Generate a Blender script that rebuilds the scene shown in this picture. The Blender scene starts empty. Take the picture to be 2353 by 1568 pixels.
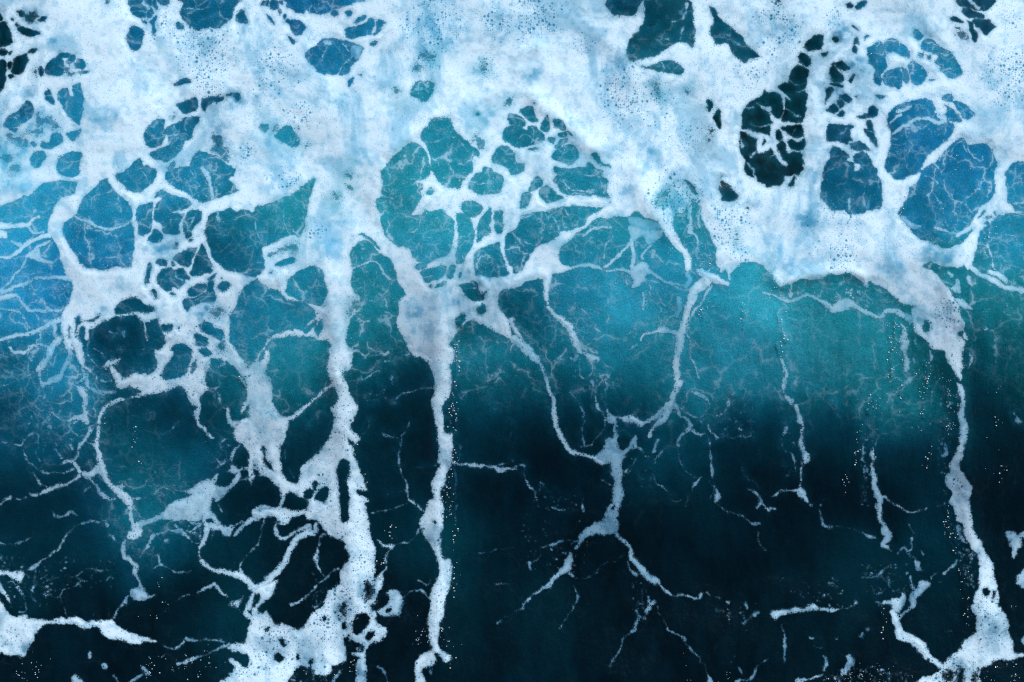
import bpy, math
import numpy as np
from mathutils import Vector

# ------------------------------------------------------------------ camera, sky, sun, exposure
SC = bpy.context.scene
FW, FH = 2353.0, 1568.0            # survey sheet the foam outlines were noted on
WID = 12.0                         # metres of sea across the sheet
S = WID / FW
CAMZ = 20.0
cd = bpy.data.cameras.new('camera'); cam = bpy.data.objects.new('camera', cd)
SC.collection.objects.link(cam); SC.camera = cam
cd.sensor_width = 36.0; cd.lens = 36.0 * CAMZ / WID
cam.location = (0, 0, CAMZ); cam.rotation_euler = (0, 0, 0)
cd.clip_start = 0.1; cd.clip_end = 20000

SUN = Vector((0.38, 0.62, 0.80)).normalized()
W = bpy.data.worlds.new('World'); SC.world = W; W.use_nodes = True
wn = W.node_tree.nodes; wl = W.node_tree.links
sky = wn.new('ShaderNodeTexSky'); sky.sky_type = 'NISHITA'; sky.sun_disc = False
sky.sun_elevation = math.asin(SUN.z); sky.sun_rotation = math.atan2(SUN.x, SUN.y)
wn['Background'].inputs[1].default_value = 0.07
wl.new(sky.outputs[0], wn['Background'].inputs[0])
ld = bpy.data.lights.new('sun', 'SUN'); ld.energy = 3.5; ld.angle = math.radians(0.53); ld.color = (1.0, 0.985, 0.96)
lo = bpy.data.objects.new('sun', ld); SC.collection.objects.link(lo)
lo.rotation_euler = SUN.to_track_quat('Z', 'Y').to_euler(); lo.location = (6, 10, 14)
SC.view_settings.view_transform = 'Standard'; SC.view_settings.look = 'None'
SC.view_settings.gamma = 1.0; SC.view_settings.use_curve_mapping = False
SC.view_settings.exposure = 0.0
SC.cycles.use_denoising = False
SC.cycles.max_bounces = 3; SC.cycles.diffuse_bounces = 1; SC.cycles.glossy_bounces = 1; SC.cycles.transparent_max_bounces = 6
SC.cycles.use_adaptive_sampling = True; SC.cycles.adaptive_threshold = 0.02
SC.cycles.filter_width = 1.3

# ------------------------------------------------------------------ numeric helpers
rng = np.random.RandomState(11)
TAB = rng.rand(8, 256, 256).astype(np.float32)

def vnoise(x, y, k=0):
    xi = np.floor(x).astype(np.int64); yi = np.floor(y).astype(np.int64)
    fx = (x - xi).astype(np.float32); fy = (y - yi).astype(np.float32)
    fx = fx*fx*fx*(fx*(fx*6-15)+10); fy = fy*fy*fy*(fy*(fy*6-15)+10)
    t = TAB[k % 8]; a = xi & 255; b = (xi+1) & 255; c = yi & 255; d = (yi+1) & 255
    return (t[c, a]*(1-fx)+t[c, b]*fx)*(1-fy) + (t[d, a]*(1-fx)+t[d, b]*fx)*fy

def fbm(x, y, sc, k=0, oct=4, gain=.5):
    r = 0; amp = 1; tot = 0; x = x/sc + 37.3*(k+1); y = y/sc + 71.9*(k+1)
    for i in range(oct):
        r = r + amp*(vnoise(x, y, k+i)*2-1); tot += amp
        amp *= gain; x = x*2.03+17.1; y = y*2.03+5.7
    return r/tot

def sst(a, b, x):
    t = np.clip((x-a)/(b-a), 0, 1); return t*t*(3-2*t)

def worley(x, y, sc):
    x = x/sc; y = y/sc; xi = np.floor(x).astype(np.int64); yi = np.floor(y).astype(np.int64)
    f1 = np.full(x.shape, 9., np.float32); f2 = f1.copy()
    for dx in (-1, 0, 1):
        for dy in (-1, 0, 1):
            a = (xi+dx) & 255; b = (yi+dy) & 255
            d = np.hypot(xi+dx+TAB[0][b, a]-x, yi+dy+TAB[1][b, a]-y).astype(np.float32)
            f2 = np.where(d < f1, f1, np.minimum(f2, d)); f1 = np.minimum(f1, d)
    return f1, f2

def crom(P, closed, n):
    P = np.asarray(P, float); N = len(P); out = []
    for i in range(N if closed else N-1):
        if closed: p0, p1, p2, p3 = P[i-1], P[i], P[(i+1) % N], P[(i+2) % N]
        else: p0, p1, p2, p3 = P[max(i-1, 0)], P[i], P[i+1], P[min(i+2, N-1)]
        for j in range(n):
            t = j/n
            out.append(.5*((2*p1)+(-p0+p2)*t+(2*p0-5*p1+4*p2-p3)*t*t+(-p0+3*p1-3*p2+p3)*t**3))
    if not closed: out.append(P[-1])
    return np.array(out)

# ------------------------------------------------------------------ the grid shared by sea and foam
def axis(lim):
    core = list(np.arange(-24, lim+24.1, 2.0))
    hi = []; p = core[-1]; st = 2.0
    while p < lim+560: st = min(st*1.05, 11); p += st; hi.append(p)
    nf = len(hi)
    while p < 5e5: st *= 1.33; p += st; hi.append(p)
    lo_ = [lim-h for h in hi][::-1]
    off = core[0]+core[-1]-lim
    a = np.array(lo_+core+hi)
    return a, len(hi)-nf
gx, mx = axis(FW); gy, my = axis(FH)
if len(gx) % 2 == 0: gx = np.append(gx, gx[-1]*1.3)
if len(gy) % 2 == 0: gy = np.append(gy, gy[-1]*1.3)
NX, NY = len(gx), len(gy)
X, Y = np.meshgrid(gx, gy)
# wandering outlines: every foam edge is looked up at a slightly stirred position
near = (X > -650) & (X < FW+650) & (Y > -650) & (Y < FH+650)
WX = X + 5.0*fbm(X, Y, 34, 0, 3) + 2.1*fbm(X, Y, 10, 1, 3)
WY = Y + 5.0*fbm(X, Y, 34, 3, 3) + 2.1*fbm(X, Y, 10, 4, 3)

F = np.full(X.shape, -40., np.float32)     # signed distance into foam, sheet units
OP = np.zeros(X.shape, np.float32)         # how closed the foam cover is
OWN = np.full(X.shape, -1, np.int32)
KEYS = ['threads']
def kid(k):
    k = 'threads' if k == '-' else k
    if k not in KEYS: KEYS.append(k)
    return KEYS.index(k)
TS = 2353/4096*1024/2351
TOFF = [0, 683, 1366, 2047]

def window(P, m):
    x0, y0 = P[:, 0].min()-m-8, P[:, 1].min()-m-8; x1, y1 = P[:, 0].max()+m+8, P[:, 1].max()+m+8
    a, b = np.searchsorted(gx, [x0, x1]); c, d = np.searchsorted(gy, [y0, y1])
    return slice(c, d), slice(a, b)

def sd_poly(P, sl):
    x = WX[sl].astype(np.float32); y = WY[sl].astype(np.float32)
    d2 = np.full(x.shape, 1e9, np.float32); ins = np.zeros(x.shape, bool)
    Q = np.roll(P, -1, 0)
    for (ax, ay), (bx, by) in zip(P, Q):
        ex, ey = bx-ax, by-ay; L = ex*ex+ey*ey+1e-9
        t = np.clip(((x-ax)*ex+(y-ay)*ey)/L, 0, 1)
        d2 = np.minimum(d2, (x-ax-t*ex)**2+(y-ay-t*ey)**2)
        if ay != by:
            c = ((ay > y) != (by > y)) & (x < (bx-ax)*(y-ay)/(by-ay)+ax); ins ^= c
    d = np.sqrt(d2); return np.where(ins, d, -d)

def sd_line(P, w, sl):
    x = WX[sl].astype(np.float32); y = WY[sl].astype(np.float32)
    r = np.full(x.shape, -1e9, np.float32)
    for i in range(len(P)-1):
        (ax, ay), (bx, by) = P[i], P[i+1]; ex, ey = bx-ax, by-ay; L = ex*ex+ey*ey+1e-9
        t = np.clip(((x-ax)*ex+(y-ay)*ey)/L, 0, 1)
        r = np.maximum(r, (w[i]+(w[i+1]-w[i])*t)/2-np.sqrt((x-ax-t*ex)**2+(y-ay-t*ey)**2))
    return r

def add(sd, sl, key, o):
    f = F[sl]; up = sd > f
    b = sst(-3, 3, sd-f)*(sd > -12)
    OP[sl] = OP[sl]*(1-b)+o*b
    OWN[sl] = np.where(up, kid(key), OWN[sl]); F[sl] = np.maximum(f, sd)

DATA = """T 0 0
H 0,100 30,130 40,160 20,190 -20,200 -20,100
H -20,230 40,195 70,200 75,250 105,310 115,370 130,400 60,430 -20,430
H -20,455 60,465 75,500 40,525 -20,515
H 80,500 115,475 110,500 90,515
H 108,180 122,165 132,180 122,195
H 155,105 190,90 220,110 215,150 190,160 160,140
h 215,150 260,120 320,90 350,120 370,150 340,190 290,210 230,185
H 360,190 385,160 430,150 440,170 410,200 370,205
H 135,230 150,210 175,235 155,255
H 150,270 180,245 260,255 310,275 375,300 340,330 270,340 200,315
H -20,575 60,560 70,610 60,680 70,720 50,770 0,850 -20,850
H 75,560 110,560 115,600 95,640 75,620
H 120,550 170,510 240,490 270,540 240,610 180,690 130,700 105,660 120,600
H 255,470 300,440 345,440 320,475 270,495
H 90,700 120,690 140,720 100,745
h 320,690 330,620 355,590 345,640 330,700
H 360,640 375,600 405,610 405,680 380,705 360,680
H 415,640 430,570 480,530 510,510 570,475 620,470 640,490 620,520 570,530 585,600 590,660 560,695 480,695 430,680
H 595,570 610,540 650,490 690,500 690,540 650,580 620,590
H 670,590 700,550 740,540 785,580 795,620 760,640 700,625
h 590,610 640,620 650,650 700,670 680,695 640,700 600,680
H 720,660 800,665 790,690 730,690
h 955,-10 1020,-10 1010,30 985,55 960,30
H 1175,-10 1300,-10 1310,20 1250,40 1190,40
H 1190,70 1230,40 1320,50 1345,100 1330,140 1270,165 1215,130
H 1330,-10 1400,-10 1400,60 1340,30
H 1350,110 1385,70 1410,90 1395,140 1345,150
H 1405,20 1440,0 1450,100 1420,90
H 1450,-10 1555,-10 1540,45 1500,70 1465,35
H 1305,180 1350,185 1345,215 1320,205
H 1380,190 1420,140 1445,150 1430,230 1440,290 1410,310 1395,230
H 1160,360 1185,290 1260,240 1320,290 1310,370 1290,440 1240,465 1195,440
H 1615,220 1640,190 1690,230 1675,265 1625,260
H 1675,-10 2180,-10 2150,70 2120,170 2060,220 2000,255 1880,265 1820,295 1770,260 1720,220 1680,160 1665,110 1690,30
H 2155,150 2180,110 2230,90 2265,160 2275,215 2170,215
H 1585,770 1640,740 1690,705 1740,720 1750,750 1680,770 1620,790
H 1610,980 1660,945 1740,910 1810,910 1810,1000 1750,1035 1700,1050 1650,1020
H 1840,960 1860,900 1920,885 2040,880 2045,930 1950,945 1900,990 1870,1030
H 2060,875 2110,855 2200,860 2190,930 2160,935 2150,890
H 1345,1200 1360,1150 1440,1085 1520,1100 1500,1160 1530,1220 1480,1330 1400,1350 1340,1320 1325,1260
H 1500,1180 1640,1120 1700,1080 1830,1070 1770,1200 1760,1270 1700,1290 1680,1350 1600,1450 1540,1490 1420,1470 1370,1400 1440,1380 1540,1330 1550,1250
h 1560,1070 1600,1050 1620,1090 1580,1100
h 1945,1240 2030,1250 2050,1330 2090,1370 2090,1490 2010,1450 1930,1390 1960,1340
H 1745,1480 1790,1410 1860,1395 1920,1420 2000,1450 2060,1490 2110,1540 2140,1600 1760,1600 1740,1540
H 1125,1600 1190,1540 1260,1450 1300,1470 1310,1520 1350,1510 1420,1600
H 1530,1540 1600,1485 1610,1520 1560,1570
H 400,860 430,825 465,830 480,890 500,940 490,965 450,945 420,910
H 530,880 550,830 630,810 640,880 680,880 665,800 700,780 735,790 770,880 775,960 765,1060 750,1140 720,1140 650,1090 600,1030 570,970 540,930
H 40,1140 90,1060 180,1010 230,930 270,935 305,1000 300,1070 250,1130 180,1160 80,1185 50,1170
H 85,1195 120,1175 165,1190 150,1212 105,1215
h 330,1170 340,1040 360,1020 370,1090 420,1080 460,1060 500,1110 545,1150 530,1180 470,1175 430,1130 380,1180
h 240,1240 300,1210 370,1180 410,1210 330,1240
h 50,1250 100,1230 130,1260 240,1280 260,1340 200,1360 130,1290 80,1290
H 355,1320 400,1295 450,1300 480,1230 540,1225 590,1260 560,1310 500,1360 440,1370 380,1350
H 600,1210 680,1200 750,1190 720,1250 660,1285 620,1250
H 280,1330 310,1305 335,1330 310,1355
H 270,1460 300,1400 350,1380 400,1380 430,1430 400,1490 380,1540 330,1545 280,1500
H 505,1510 560,1440 640,1400 720,1390 750,1430 740,1480 725,1540 715,1600 620,1625 540,1590
h 0,1330 20,1420 0,1450 -20,1400
h 10,1440 80,1400 130,1440 110,1490 30,1480
h 90,1540 160,1520 190,1568 100,1580
S - 10 .7 1700,70 1830,80 1900,60 1930,20
S - 10 .6 1760,190 1800,230 1830,190 1970,150 2080,180
S - 10 .6 1190,330 1250,350 1300,330
S - 12 .6 1210,110 1270,90 1330,110
S - 14 .7 1340,1200 1400,1240 1450,1170
S - 20 .6 1500,1230 1560,1240 1610,1200 1600,1150
S - 26 .7 1440,1350 1530,1330 1560,1290
S - 18 .6 1550,1290 1630,1220 1700,1230
S - 14 .6 1700,1180 1720,1240
S - 12 .7 90,1085 150,1090 160,1150
S - 14 .6 1780,1450 1850,1440 1920,1470 1980,1540
S - 14 .6 1240,1560 1300,1540
T 1 0
H 40,60 60,20 120,10 115,70 60,65
H 125,30 150,0 205,10 210,60 170,95 135,75
H 200,95 225,85 240,110 220,125
H 215,20 245,15 255,50 225,50
H 255,-10 440,-10 445,120 390,125 340,100 280,70 275,40
H 465,-10 1000,-10 930,30 830,60 740,85 680,110 610,135 540,130 470,95
H 250,140 270,130 280,160 260,180
H 95,145 130,150 165,190 160,215 120,190
H 275,200 300,175 340,200 400,195 465,240 430,290 380,320 330,300 310,250
H 285,320 330,340 360,370 335,405 310,380
H 685,110 720,90 755,120 730,150 690,140
H 815,110 850,100 875,125 840,150
H 890,200 940,165 1000,130 1025,155 990,190 920,210
H 820,260 900,240 1000,215 1050,170 1090,185 1085,250 1060,320 990,340 910,360 830,330
H 1100,215 1120,185 1190,210 1150,250 1110,310 1075,320 1100,260
H 1060,400 1085,370 1115,390 1100,420 1065,430
H 450,490 470,450 560,420 580,380 660,345 780,350 880,380 990,440 980,490 930,560 870,620 840,680 780,690 740,685 620,690 540,640 480,590 455,540
S - 22 .7 800,400 860,460 890,520 800,600 760,690
S - 16 .6 560,430 640,440 600,530 580,590
P - .6 610,390 640,365 690,380 660,440 620,420
P - .5 870,480 900,400 985,440 975,490 920,560
S - 10 .6 530,60 560,110 650,40
H 830,770 850,725 890,720 880,770 845,800
h 950,690 975,670 985,700 960,710
h 1425,620 1460,590 1530,620 1490,660 1440,660
h 1510,490 1560,480 1640,520 1600,550 1530,530
H 1430,830 1470,760 1530,735 1620,740 1640,790 1600,880 1540,940 1490,900 1440,880
S - 40 .45 1480,820 1540,800 1580,830
h 2070,600 2090,565 2115,580 2120,640 2085,660
h 1250,820 1290,820 1330,850 1280,880
H 30,1170 60,1135 130,1140 110,1190 75,1215
h 155,1190 190,1150 210,1170 170,1210
H 175,1240 230,1190 310,1155 360,1210 410,1290 360,1345 290,1320 210,1290
S - 22 .6 310,1340 360,1300 400,1270
h 450,1330 480,1340 460,1360
H 1180,1600 1190,1540 1260,1440 1330,1370 1430,1310 1530,1340 1570,1420 1590,1500 1590,1600
H 1520,1270 1525,1220 1570,1150 1640,1080 1760,1080 1800,1130 1840,1210 1900,1270 1990,1340 2050,1400 2040,1440 1990,1430 1980,1500 1960,1600 1630,1600 1610,1500 1590,1400 1560,1320
S - 14 .6 1570,1300 1680,1290 1740,1260 1840,1270
S - 12 .6 1720,1170 1740,1260
S - 12 .6 1870,1300 1940,1390 1970,1430 1930,1470 1860,1470
h 1985,1290 2040,1240 2100,1290 2060,1370 2010,1320
H 2015,1040 2035,1020 2050,1045 2030,1060
H 2310,1060 2360,1050 2360,1150 2320,1150
H 2250,1220 2270,1180 2360,1170 2360,1320 2320,1320 2260,1290
H 2175,1430 2230,1340 2360,1380 2360,1530 2280,1540 2200,1510
h 2280,950 2310,890 2360,880 2360,960 2300,975
H 2090,1540 2130,1530 2190,1570 2100,1580
T 2 0
H 885,-10 1200,-10 1170,40 1140,120 1080,155 1010,140 940,130 900,90
H 1235,-10 1630,-10 1670,60 1670,230 1680,300 1650,420 1600,390 1530,385 1480,410 1420,460 1320,510 1240,520 1210,550 1160,540 1110,555 1050,520 1050,460 1070,370 1130,300 1200,220 1225,130
S - 20 .7 1620,20,40 1610,90,14 1590,150,34 1560,190,20 1480,215,10
S - 12 .6 1590,240 1555,300 1550,360
S - 10 .5 1250,250 1350,240
S - 10 .5 1340,390 1390,360 1450,365
H 1805,55 1870,90 1900,160 1990,230 2060,300 2130,360 2170,430 2290,520 2240,540 2180,550 2140,585 2080,540 2010,470 1980,400 1890,415 1840,360 1800,280 1850,200 1830,110
S - 16 .6 1980,260 1970,300 1940,320 2000,330
S - 10 .5 2050,400 2110,410
H 1190,610 1280,600 1370,560 1480,560 1580,620 1550,680 1450,670 1340,660 1270,630
S - 14 .5 1370,580 1410,630 1460,570
H 1785,930 1805,915 1840,960 1810,1030 1790,1000
H 1850,1060 1880,1005 1920,1010 1925,1080 1930,1150 1900,1180 1870,1140
h 1795,1210 1850,1180 1860,1200 1810,1230
h 1790,1290 1830,1255 1810,1300
H 2110,1060 2140,1000 2200,930 2280,900 2360,880 2360,1600 2150,1600 2130,1480 2100,1380 2085,1250 2100,1160 2110,1120
S webr 40 1 2100,1190,16 2180,1210,45 2260,1250,60 2330,1260,40 2380,1290
S webr 50 1 2300,1270 2270,1340 2290,1380 2380,1330
S - 18 .8 2260,950 2300,980 2360,1010,50
S - 18 .7 2200,1150 2300,1170 2360,1150
S - 18 .7 2150,990 2220,990
S - 26 .8 2100,1290,14 2120,1340,40
S - 14 .7 2200,1440 2250,1390
S - 14 .7 2160,1500 2200,1560
H -10,1060 60,1060 120,1100 110,1150 60,1170 -10,1150
H 75,1020 130,980 190,990 215,1060 240,1110 170,1120 130,1080
H 300,1080 330,1060 340,1160 320,1220 270,1210 255,1160
H 370,1100 450,1110 490,1180 480,1210 400,1180
H -10,1170 60,1165 125,1190 140,1160 200,1150 240,1200 300,1250 280,1310 210,1330 100,1355 -10,1335
H 315,1270 380,1270 370,1320 330,1315
H 410,1230 490,1210 500,1250 430,1270
H 385,1340 450,1285 515,1265 490,1320 410,1370
H 365,1430 400,1380 480,1340 560,1310 610,1370 620,1440 560,1500 480,1500 400,1480
H 505,1210 560,1230 555,1245 520,1235
H 155,1380 210,1360 225,1375 170,1395
H 740,1430 770,1410 810,1450 850,1500 910,1510 900,1530 830,1520 780,1480
H -10,1400 25,1410 25,1480 -10,1500
H -10,1510 50,1490 120,1510 110,1568 -10,1600
H 690,1510 720,1505 760,1540 740,1560 700,1540
H 590,1540 640,1535 650,1590 590,1590
H 385,1540 450,1550 440,1590 390,1590
H 190,940 210,940 205,965
h 1590,830 1610,820 1635,870 1610,880
h 1310,780 1330,750 1345,830 1360,900 1330,880
S - 16 .6 60,1280 90,1240 150,1240 190,1280
T 3 0
h 70,-10 130,-10 120,20 90,25
H 710,45 740,25 780,40 770,75 730,75
H 795,40 850,5 905,10 890,50 830,85 795,75
H 1735,-10 2075,-10 2060,60 2010,100 1930,95 1800,70 1750,40
S - 26 .8 1850,0 1890,40 1940,75
S - 14 .6 1960,50 1990,85
H 1775,80 1840,75 1940,110 2000,130 1960,170 1870,170 1800,140
H 1870,190 1960,165 2030,170 2085,230 2060,280 2005,320 1940,260 1890,230
H 1670,170 1720,150 1790,210 1770,225 1700,200
H 1830,200 1880,210 1900,270 1935,310 1910,385 1870,370 1860,290
h 1740,300 1800,290 1840,340 1780,360
H 1720,250 1770,260 1760,280
H 765,245 800,245 825,285 800,280
H 580,345 620,330 650,360 620,395
H 335,430 360,370 420,325 505,310 505,370 490,450 420,470 360,480
H 480,490 550,470 540,500 500,520
H 880,370 895,330 945,330 900,360
H 790,370 810,350 830,385 840,410 780,415
H 775,450 800,425 830,450 815,490 780,485
H 270,540 300,480 375,530 380,600 350,620 290,590
H 190,690 230,620 280,600 370,640 385,680 370,760 340,820 260,860 190,780
H 95,810 130,765 200,760 270,850 350,825 365,900 355,1000 320,1110 300,1135 200,1130 130,1110 150,1000 150,910 200,930 160,870
H -10,870 40,845 90,860 130,940 145,1040 110,1095 60,1070 0,1000
H -10,1060 40,1130 -10,1140
H 120,1165 180,1155 290,1145 320,1200 320,1255 230,1260 170,1220
H 65,1215 110,1190 135,1250 90,1295
H 180,1290 220,1270 290,1300 330,1270 345,1330 320,1380 250,1380 190,1350
H 80,1340 110,1280 165,1320 170,1400 240,1390 320,1430 300,1600 -10,1600 -10,1470 60,1420 120,1480 150,1500 110,1420
H -10,1340 60,1400 30,1430 -10,1440
S - 12 .7 150,1000 220,1030 240,1060 300,1080
S - 10 .6 200,740 280,780 350,770
S - 14 .7 230,1240 250,1180
S webr 28 1 -20,1270 60,1390 120,1470 170,1510
H 560,640 600,590 640,570 690,550 740,600 745,620 710,660 680,640 700,720 660,755 590,745
S - 16 .8 620,600 660,650 710,690
H 570,775 620,755 690,780 690,815 640,800
H 540,830 590,800 610,840 560,900 520,955 530,890
H 735,740 770,700 790,670 805,690 780,760
H 645,910 710,870 780,910 740,940 680,930
H 620,940 670,930 700,960 650,1000
H 530,1010 600,950 640,1000 600,1055 560,1040
H 630,1060 660,1020 705,1030 680,1080
H 980,875 1010,850 1070,880 1020,905
H 800,900 820,890 825,915
H 830,1060 900,1040 920,990 970,975 1010,1010 1000,1080 900,1090 840,1085
H 875,1190 920,1170 900,1110 940,1100 970,1130 975,1200 990,1270 1005,1350 960,1320 920,1260
S - 12 .7 880,1180 980,1220
H 535,1150 600,1135 700,1150 800,1160 780,1190 760,1210 780,1290 740,1300 730,1340 650,1310 560,1310 535,1280
S - 24 .7 670,1240 710,1210 720,1190
H 750,1330 830,1300 900,1330 945,1390 870,1390 790,1370
H 570,1390 620,1350 680,1390 740,1430 720,1480 780,1500 770,1600 520,1600 540,1500 570,1460
H 770,1430 850,1390 910,1420 950,1500 1000,1600 850,1600 840,1520 790,1500
H 925,450 990,400 1030,380 1060,410 1110,350 1180,360 1210,400 1270,420 1300,520 1240,520 1190,490 1120,490 1070,530 1070,570 1090,640 1050,700 1040,760 1000,760 965,710 970,640 940,590 920,540
S - 14 .7 1060,420 1080,490 1060,530 1010,570 990,530
S - 12 .6 1210,410 1200,490
H 1055,720 1100,660 1200,605 1230,650 1240,740 1210,795 1150,795 1080,770
H 1235,610 1280,660 1300,760 1250,740
H 1290,590 1340,560 1440,640 1460,700 1420,770 1330,770 1300,700
S - 12 .7 1300,640 1380,650 1420,620
H 1470,745 1530,740 1500,755
H 1325,320 1345,275 1390,290 1420,340 1380,375 1340,340
H 1415,380 1480,360 1560,410 1660,460 1740,550 1785,650 1770,700 1690,730 1640,700 1590,640 1600,610 1530,580 1570,520 1500,490 1430,480
S - 26 .6 1590,490 1650,510 1700,470
S - 30 .6 1610,650 1680,620
S - 14 .7 1530,420 1500,470
H 1375,510 1400,485 1430,510 1400,540
H 1445,520 1490,510 1485,545 1450,545
H 1590,890 1640,865 1690,880 1700,930 1640,940 1595,920
H 1100,1100 1130,1030 1230,950 1330,910 1440,905 1510,940 1530,990 1520,1040 1620,1050 1640,1000 1610,970 1700,1010 1790,1110 1740,1130 1680,1120 1720,1160 1690,1220 1640,1290 1560,1350 1480,1410 1430,1480 1370,1600 1090,1600 1085,1450 1120,1330 1130,1220 1105,1180
S webs 30 .8 1200,1040 1250,1010 1290,980
S webs 26 .8 1120,1150,12 1180,1090,20 1230,1060
S webs 28 .8 1560,1010,20 1560,1060 1620,1090,60 1640,1120
S webs 30 .75 1130,1240,10 1210,1190 1290,1150 1350,1110 1450,1090 1560,1130,40 1640,1110
S - 14 .7 1210,1190 1380,1180
S - 14 .6 1130,1320 1220,1330 1310,1300 1430,1310
S - 12 .6 1380,1240 1440,1230 1480,1180 1490,1280
S - 16 .6 1590,1200 1620,1180 1640,1100
S - 12 .6 1290,1360 1360,1400 1440,1380
H 1700,940 1750,930 1830,970 1885,1050 1860,1100 1800,1090 1760,1030
H 1415,1600 1490,1510 1540,1490 1590,1420 1680,1340 1770,1275 1830,1320 1880,1330 1960,1320 2050,1370 2060,1600
S - 20 .6 1840,1330 1870,1420 1960,1480 1980,1440
S - 16 .6 1520,1490 1580,1560
S - 16 .6 1780,1290 1830,1400 1920,1420
H 2190,1620 2200,1568 2250,1500 2351,1480 2400,1480 2400,1620
T 0 1
H 525,-20 720,-20 715,30 680,45 610,40 560,20
H 1065,60 1090,30 1130,10 1190,-30 1420,-30 1430,60 1410,110 1350,150 1310,195 1240,200 1180,180 1120,120
S - 16 .6 1300,0 1350,60 1380,130
H 1535,90 1560,-20 1900,-20 1960,10 2100,40 2150,-20 2150,60 2100,80 2190,180 2130,220 2050,240 1950,260 1870,290 1790,265 1720,210 1610,160
S webl 28 .75 1840,-20 1910,50,50 1930,150 1940,250
S - 14 .6 1800,110 1830,150 1760,160
S - 14 .6 1870,200 1900,240
S - 14 .6 1990,100 2000,150
S - 14 .6 2020,170 2090,140
S - 12 .6 1740,0 1790,60
H 715,380 750,280 770,230 860,150 910,100 980,70 1030,150 1060,200 1120,240 1190,320 1210,400 1210,500 1230,560 1230,700 1210,830 1180,880 1080,890 960,910 860,900 770,890 720,830 680,760 640,700 600,640 585,570 600,460 690,415
S webl 22 .75 690,420 760,470 830,480,36 890,520 980,545,26 1100,520 1220,460
S - 10 .6 930,550 940,700 930,800
S - 10 .6 1050,680 1070,620 1130,570 1210,520
S - 11 .6 700,650 740,560 810,500
S - 12 .6 990,80 940,200 900,250 860,280
S - 9 .5 690,720 760,790 820,810
S - 9 .5 910,800 980,810
S - 9 .5 870,390 980,330 1120,290
H 1245,400 1280,330 1400,290 1410,340 1400,450 1380,560 1340,600 1290,610 1260,570 1265,500 1245,450
H 1410,260 1430,210 1490,185 1560,220 1640,240 1720,270 1770,310 1750,345 1640,370 1570,370 1500,290 1470,250
H 1420,400 1440,310 1500,290 1560,350 1600,390 1690,400 1660,480 1650,570 1590,585 1500,580 1480,500 1420,470
H 1690,480 1720,390 1800,360 1840,370 1845,430 1810,500 1770,560 1770,600 1720,630 1700,600
S - 14 .6 1800,400 1770,470 1720,570
S - 10 .6 1710,460 1790,430
H 1370,640 1420,540 1490,590 1490,620 1450,655
H 1600,670 1620,645 1640,660 1635,695 1605,705
H 1740,640 1760,620 1780,640 1760,655
H 1905,420 1970,385 2050,370 2110,335 2170,370 2240,350 2310,380 2400,380 2400,950 2200,940 2100,910 2030,880 1960,810 1930,740 1910,660 1885,570 1890,490
S - 14 .7 1995,380,40 2010,480,12
S - 10 .5 2040,540 2040,600
S - 14 .6 2340,380 2340,500 2330,680
H 1840,700 1870,670 1890,740 1930,810 1945,920 1880,940 1800,970 1740,950 1760,880 1800,800
H 1600,800 1650,750 1740,715 1810,710 1790,780 1730,880 1660,870 1610,830
H 1430,850 1480,810 1535,830 1530,885 1490,890
H 1565,870 1580,820 1615,860 1600,890
H 1445,980 1480,930 1560,895 1600,920 1660,890 1710,940 1740,990 1690,1010 1650,1090 1580,1080 1560,1110 1500,1100 1460,1040
S - 14 .7 1605,910 1620,990 1670,1010
S - 12 .6 1470,990 1540,1020 1600,1000
H 1340,960 1345,880 1380,840 1395,900 1380,960 1375,1020 1340,1030
H 1385,1110 1410,1090 1435,1140 1420,1170 1395,1150
H 1550,1130 1580,1120 1600,1140 1570,1150
H 1890,1000 1940,960 1980,935 1970,970 1930,1010
H 2015,990 2035,980 2040,1000
H 1720,1110 1740,1060 1830,1035 1890,1045 1870,1110 1800,1150 1740,1145
H 1900,1030 1960,1020 1965,1110 1980,1170 1950,1210 1880,1230 1780,1230 1720,1280 1680,1220 1690,1170 1800,1160 1890,1110
S - 16 .6 1780,1190 1860,1170 1960,1150
H 1995,1070 2020,1030 2080,1020 2110,1060 2050,1110 2010,1100
h 1930,1290 1990,1240 2050,1280 2020,1330 1960,1340
H 2105,1340 2150,1270 2190,1180 2240,1080 2290,1045 2400,1040 2400,1640 2110,1640 2100,1500 2120,1390
H 1820,1440 1880,1390 1940,1400 1980,1450 2050,1480 2040,1560 1980,1540 1900,1500
H 1785,1510 1850,1500 1900,1550 1890,1600 1800,1600
H 1480,1440 1520,1410 1590,1405 1590,1440 1530,1490 1490,1480
H 1640,1420 1670,1415 1650,1435
H 1040,1290 1060,1230 1130,1180 1210,1155 1280,1180 1330,1230 1410,1250 1380,1290 1270,1290 1220,1300 1150,1310 1060,1320
H 1000,1360 1050,1330 1200,1320 1260,1330 1340,1390 1440,1360 1460,1420 1470,1640 720,1640 720,1510 760,1420 790,1460 780,1540 810,1550 830,1460 900,1430
S webl 20 .8 1340,1380 1350,1480 1360,1568
S - 16 .6 1120,1480 1150,1540
S - 14 .6 1000,1470 1050,1490 1140,1480
H 700,1350 730,1330 740,1380 800,1385 860,1360 920,1330 860,1390 780,1395 730,1420 700,1500 700,1400
H 630,1460 650,1440 645,1530 630,1530
H 540,1490 570,1480 590,1560 540,1570
S webw 60 .9 -60,520,80 60,510,60 150,500,45 250,510,45 290,460,30 360,430,20
S - 18 .6 430,310 510,290
S webw 24 .7 250,510 300,570 400,560
S webw 70 .9 -60,580,90 50,585,60
S webw 45 .85 450,590,60 350,630,45 230,680,45 140,760,35 30,800,25 -40,810,20
S - 30 .7 120,640,20 190,690,40
S webw 30 .75 450,660,30 370,700,25 300,760,60 240,790,40
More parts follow.
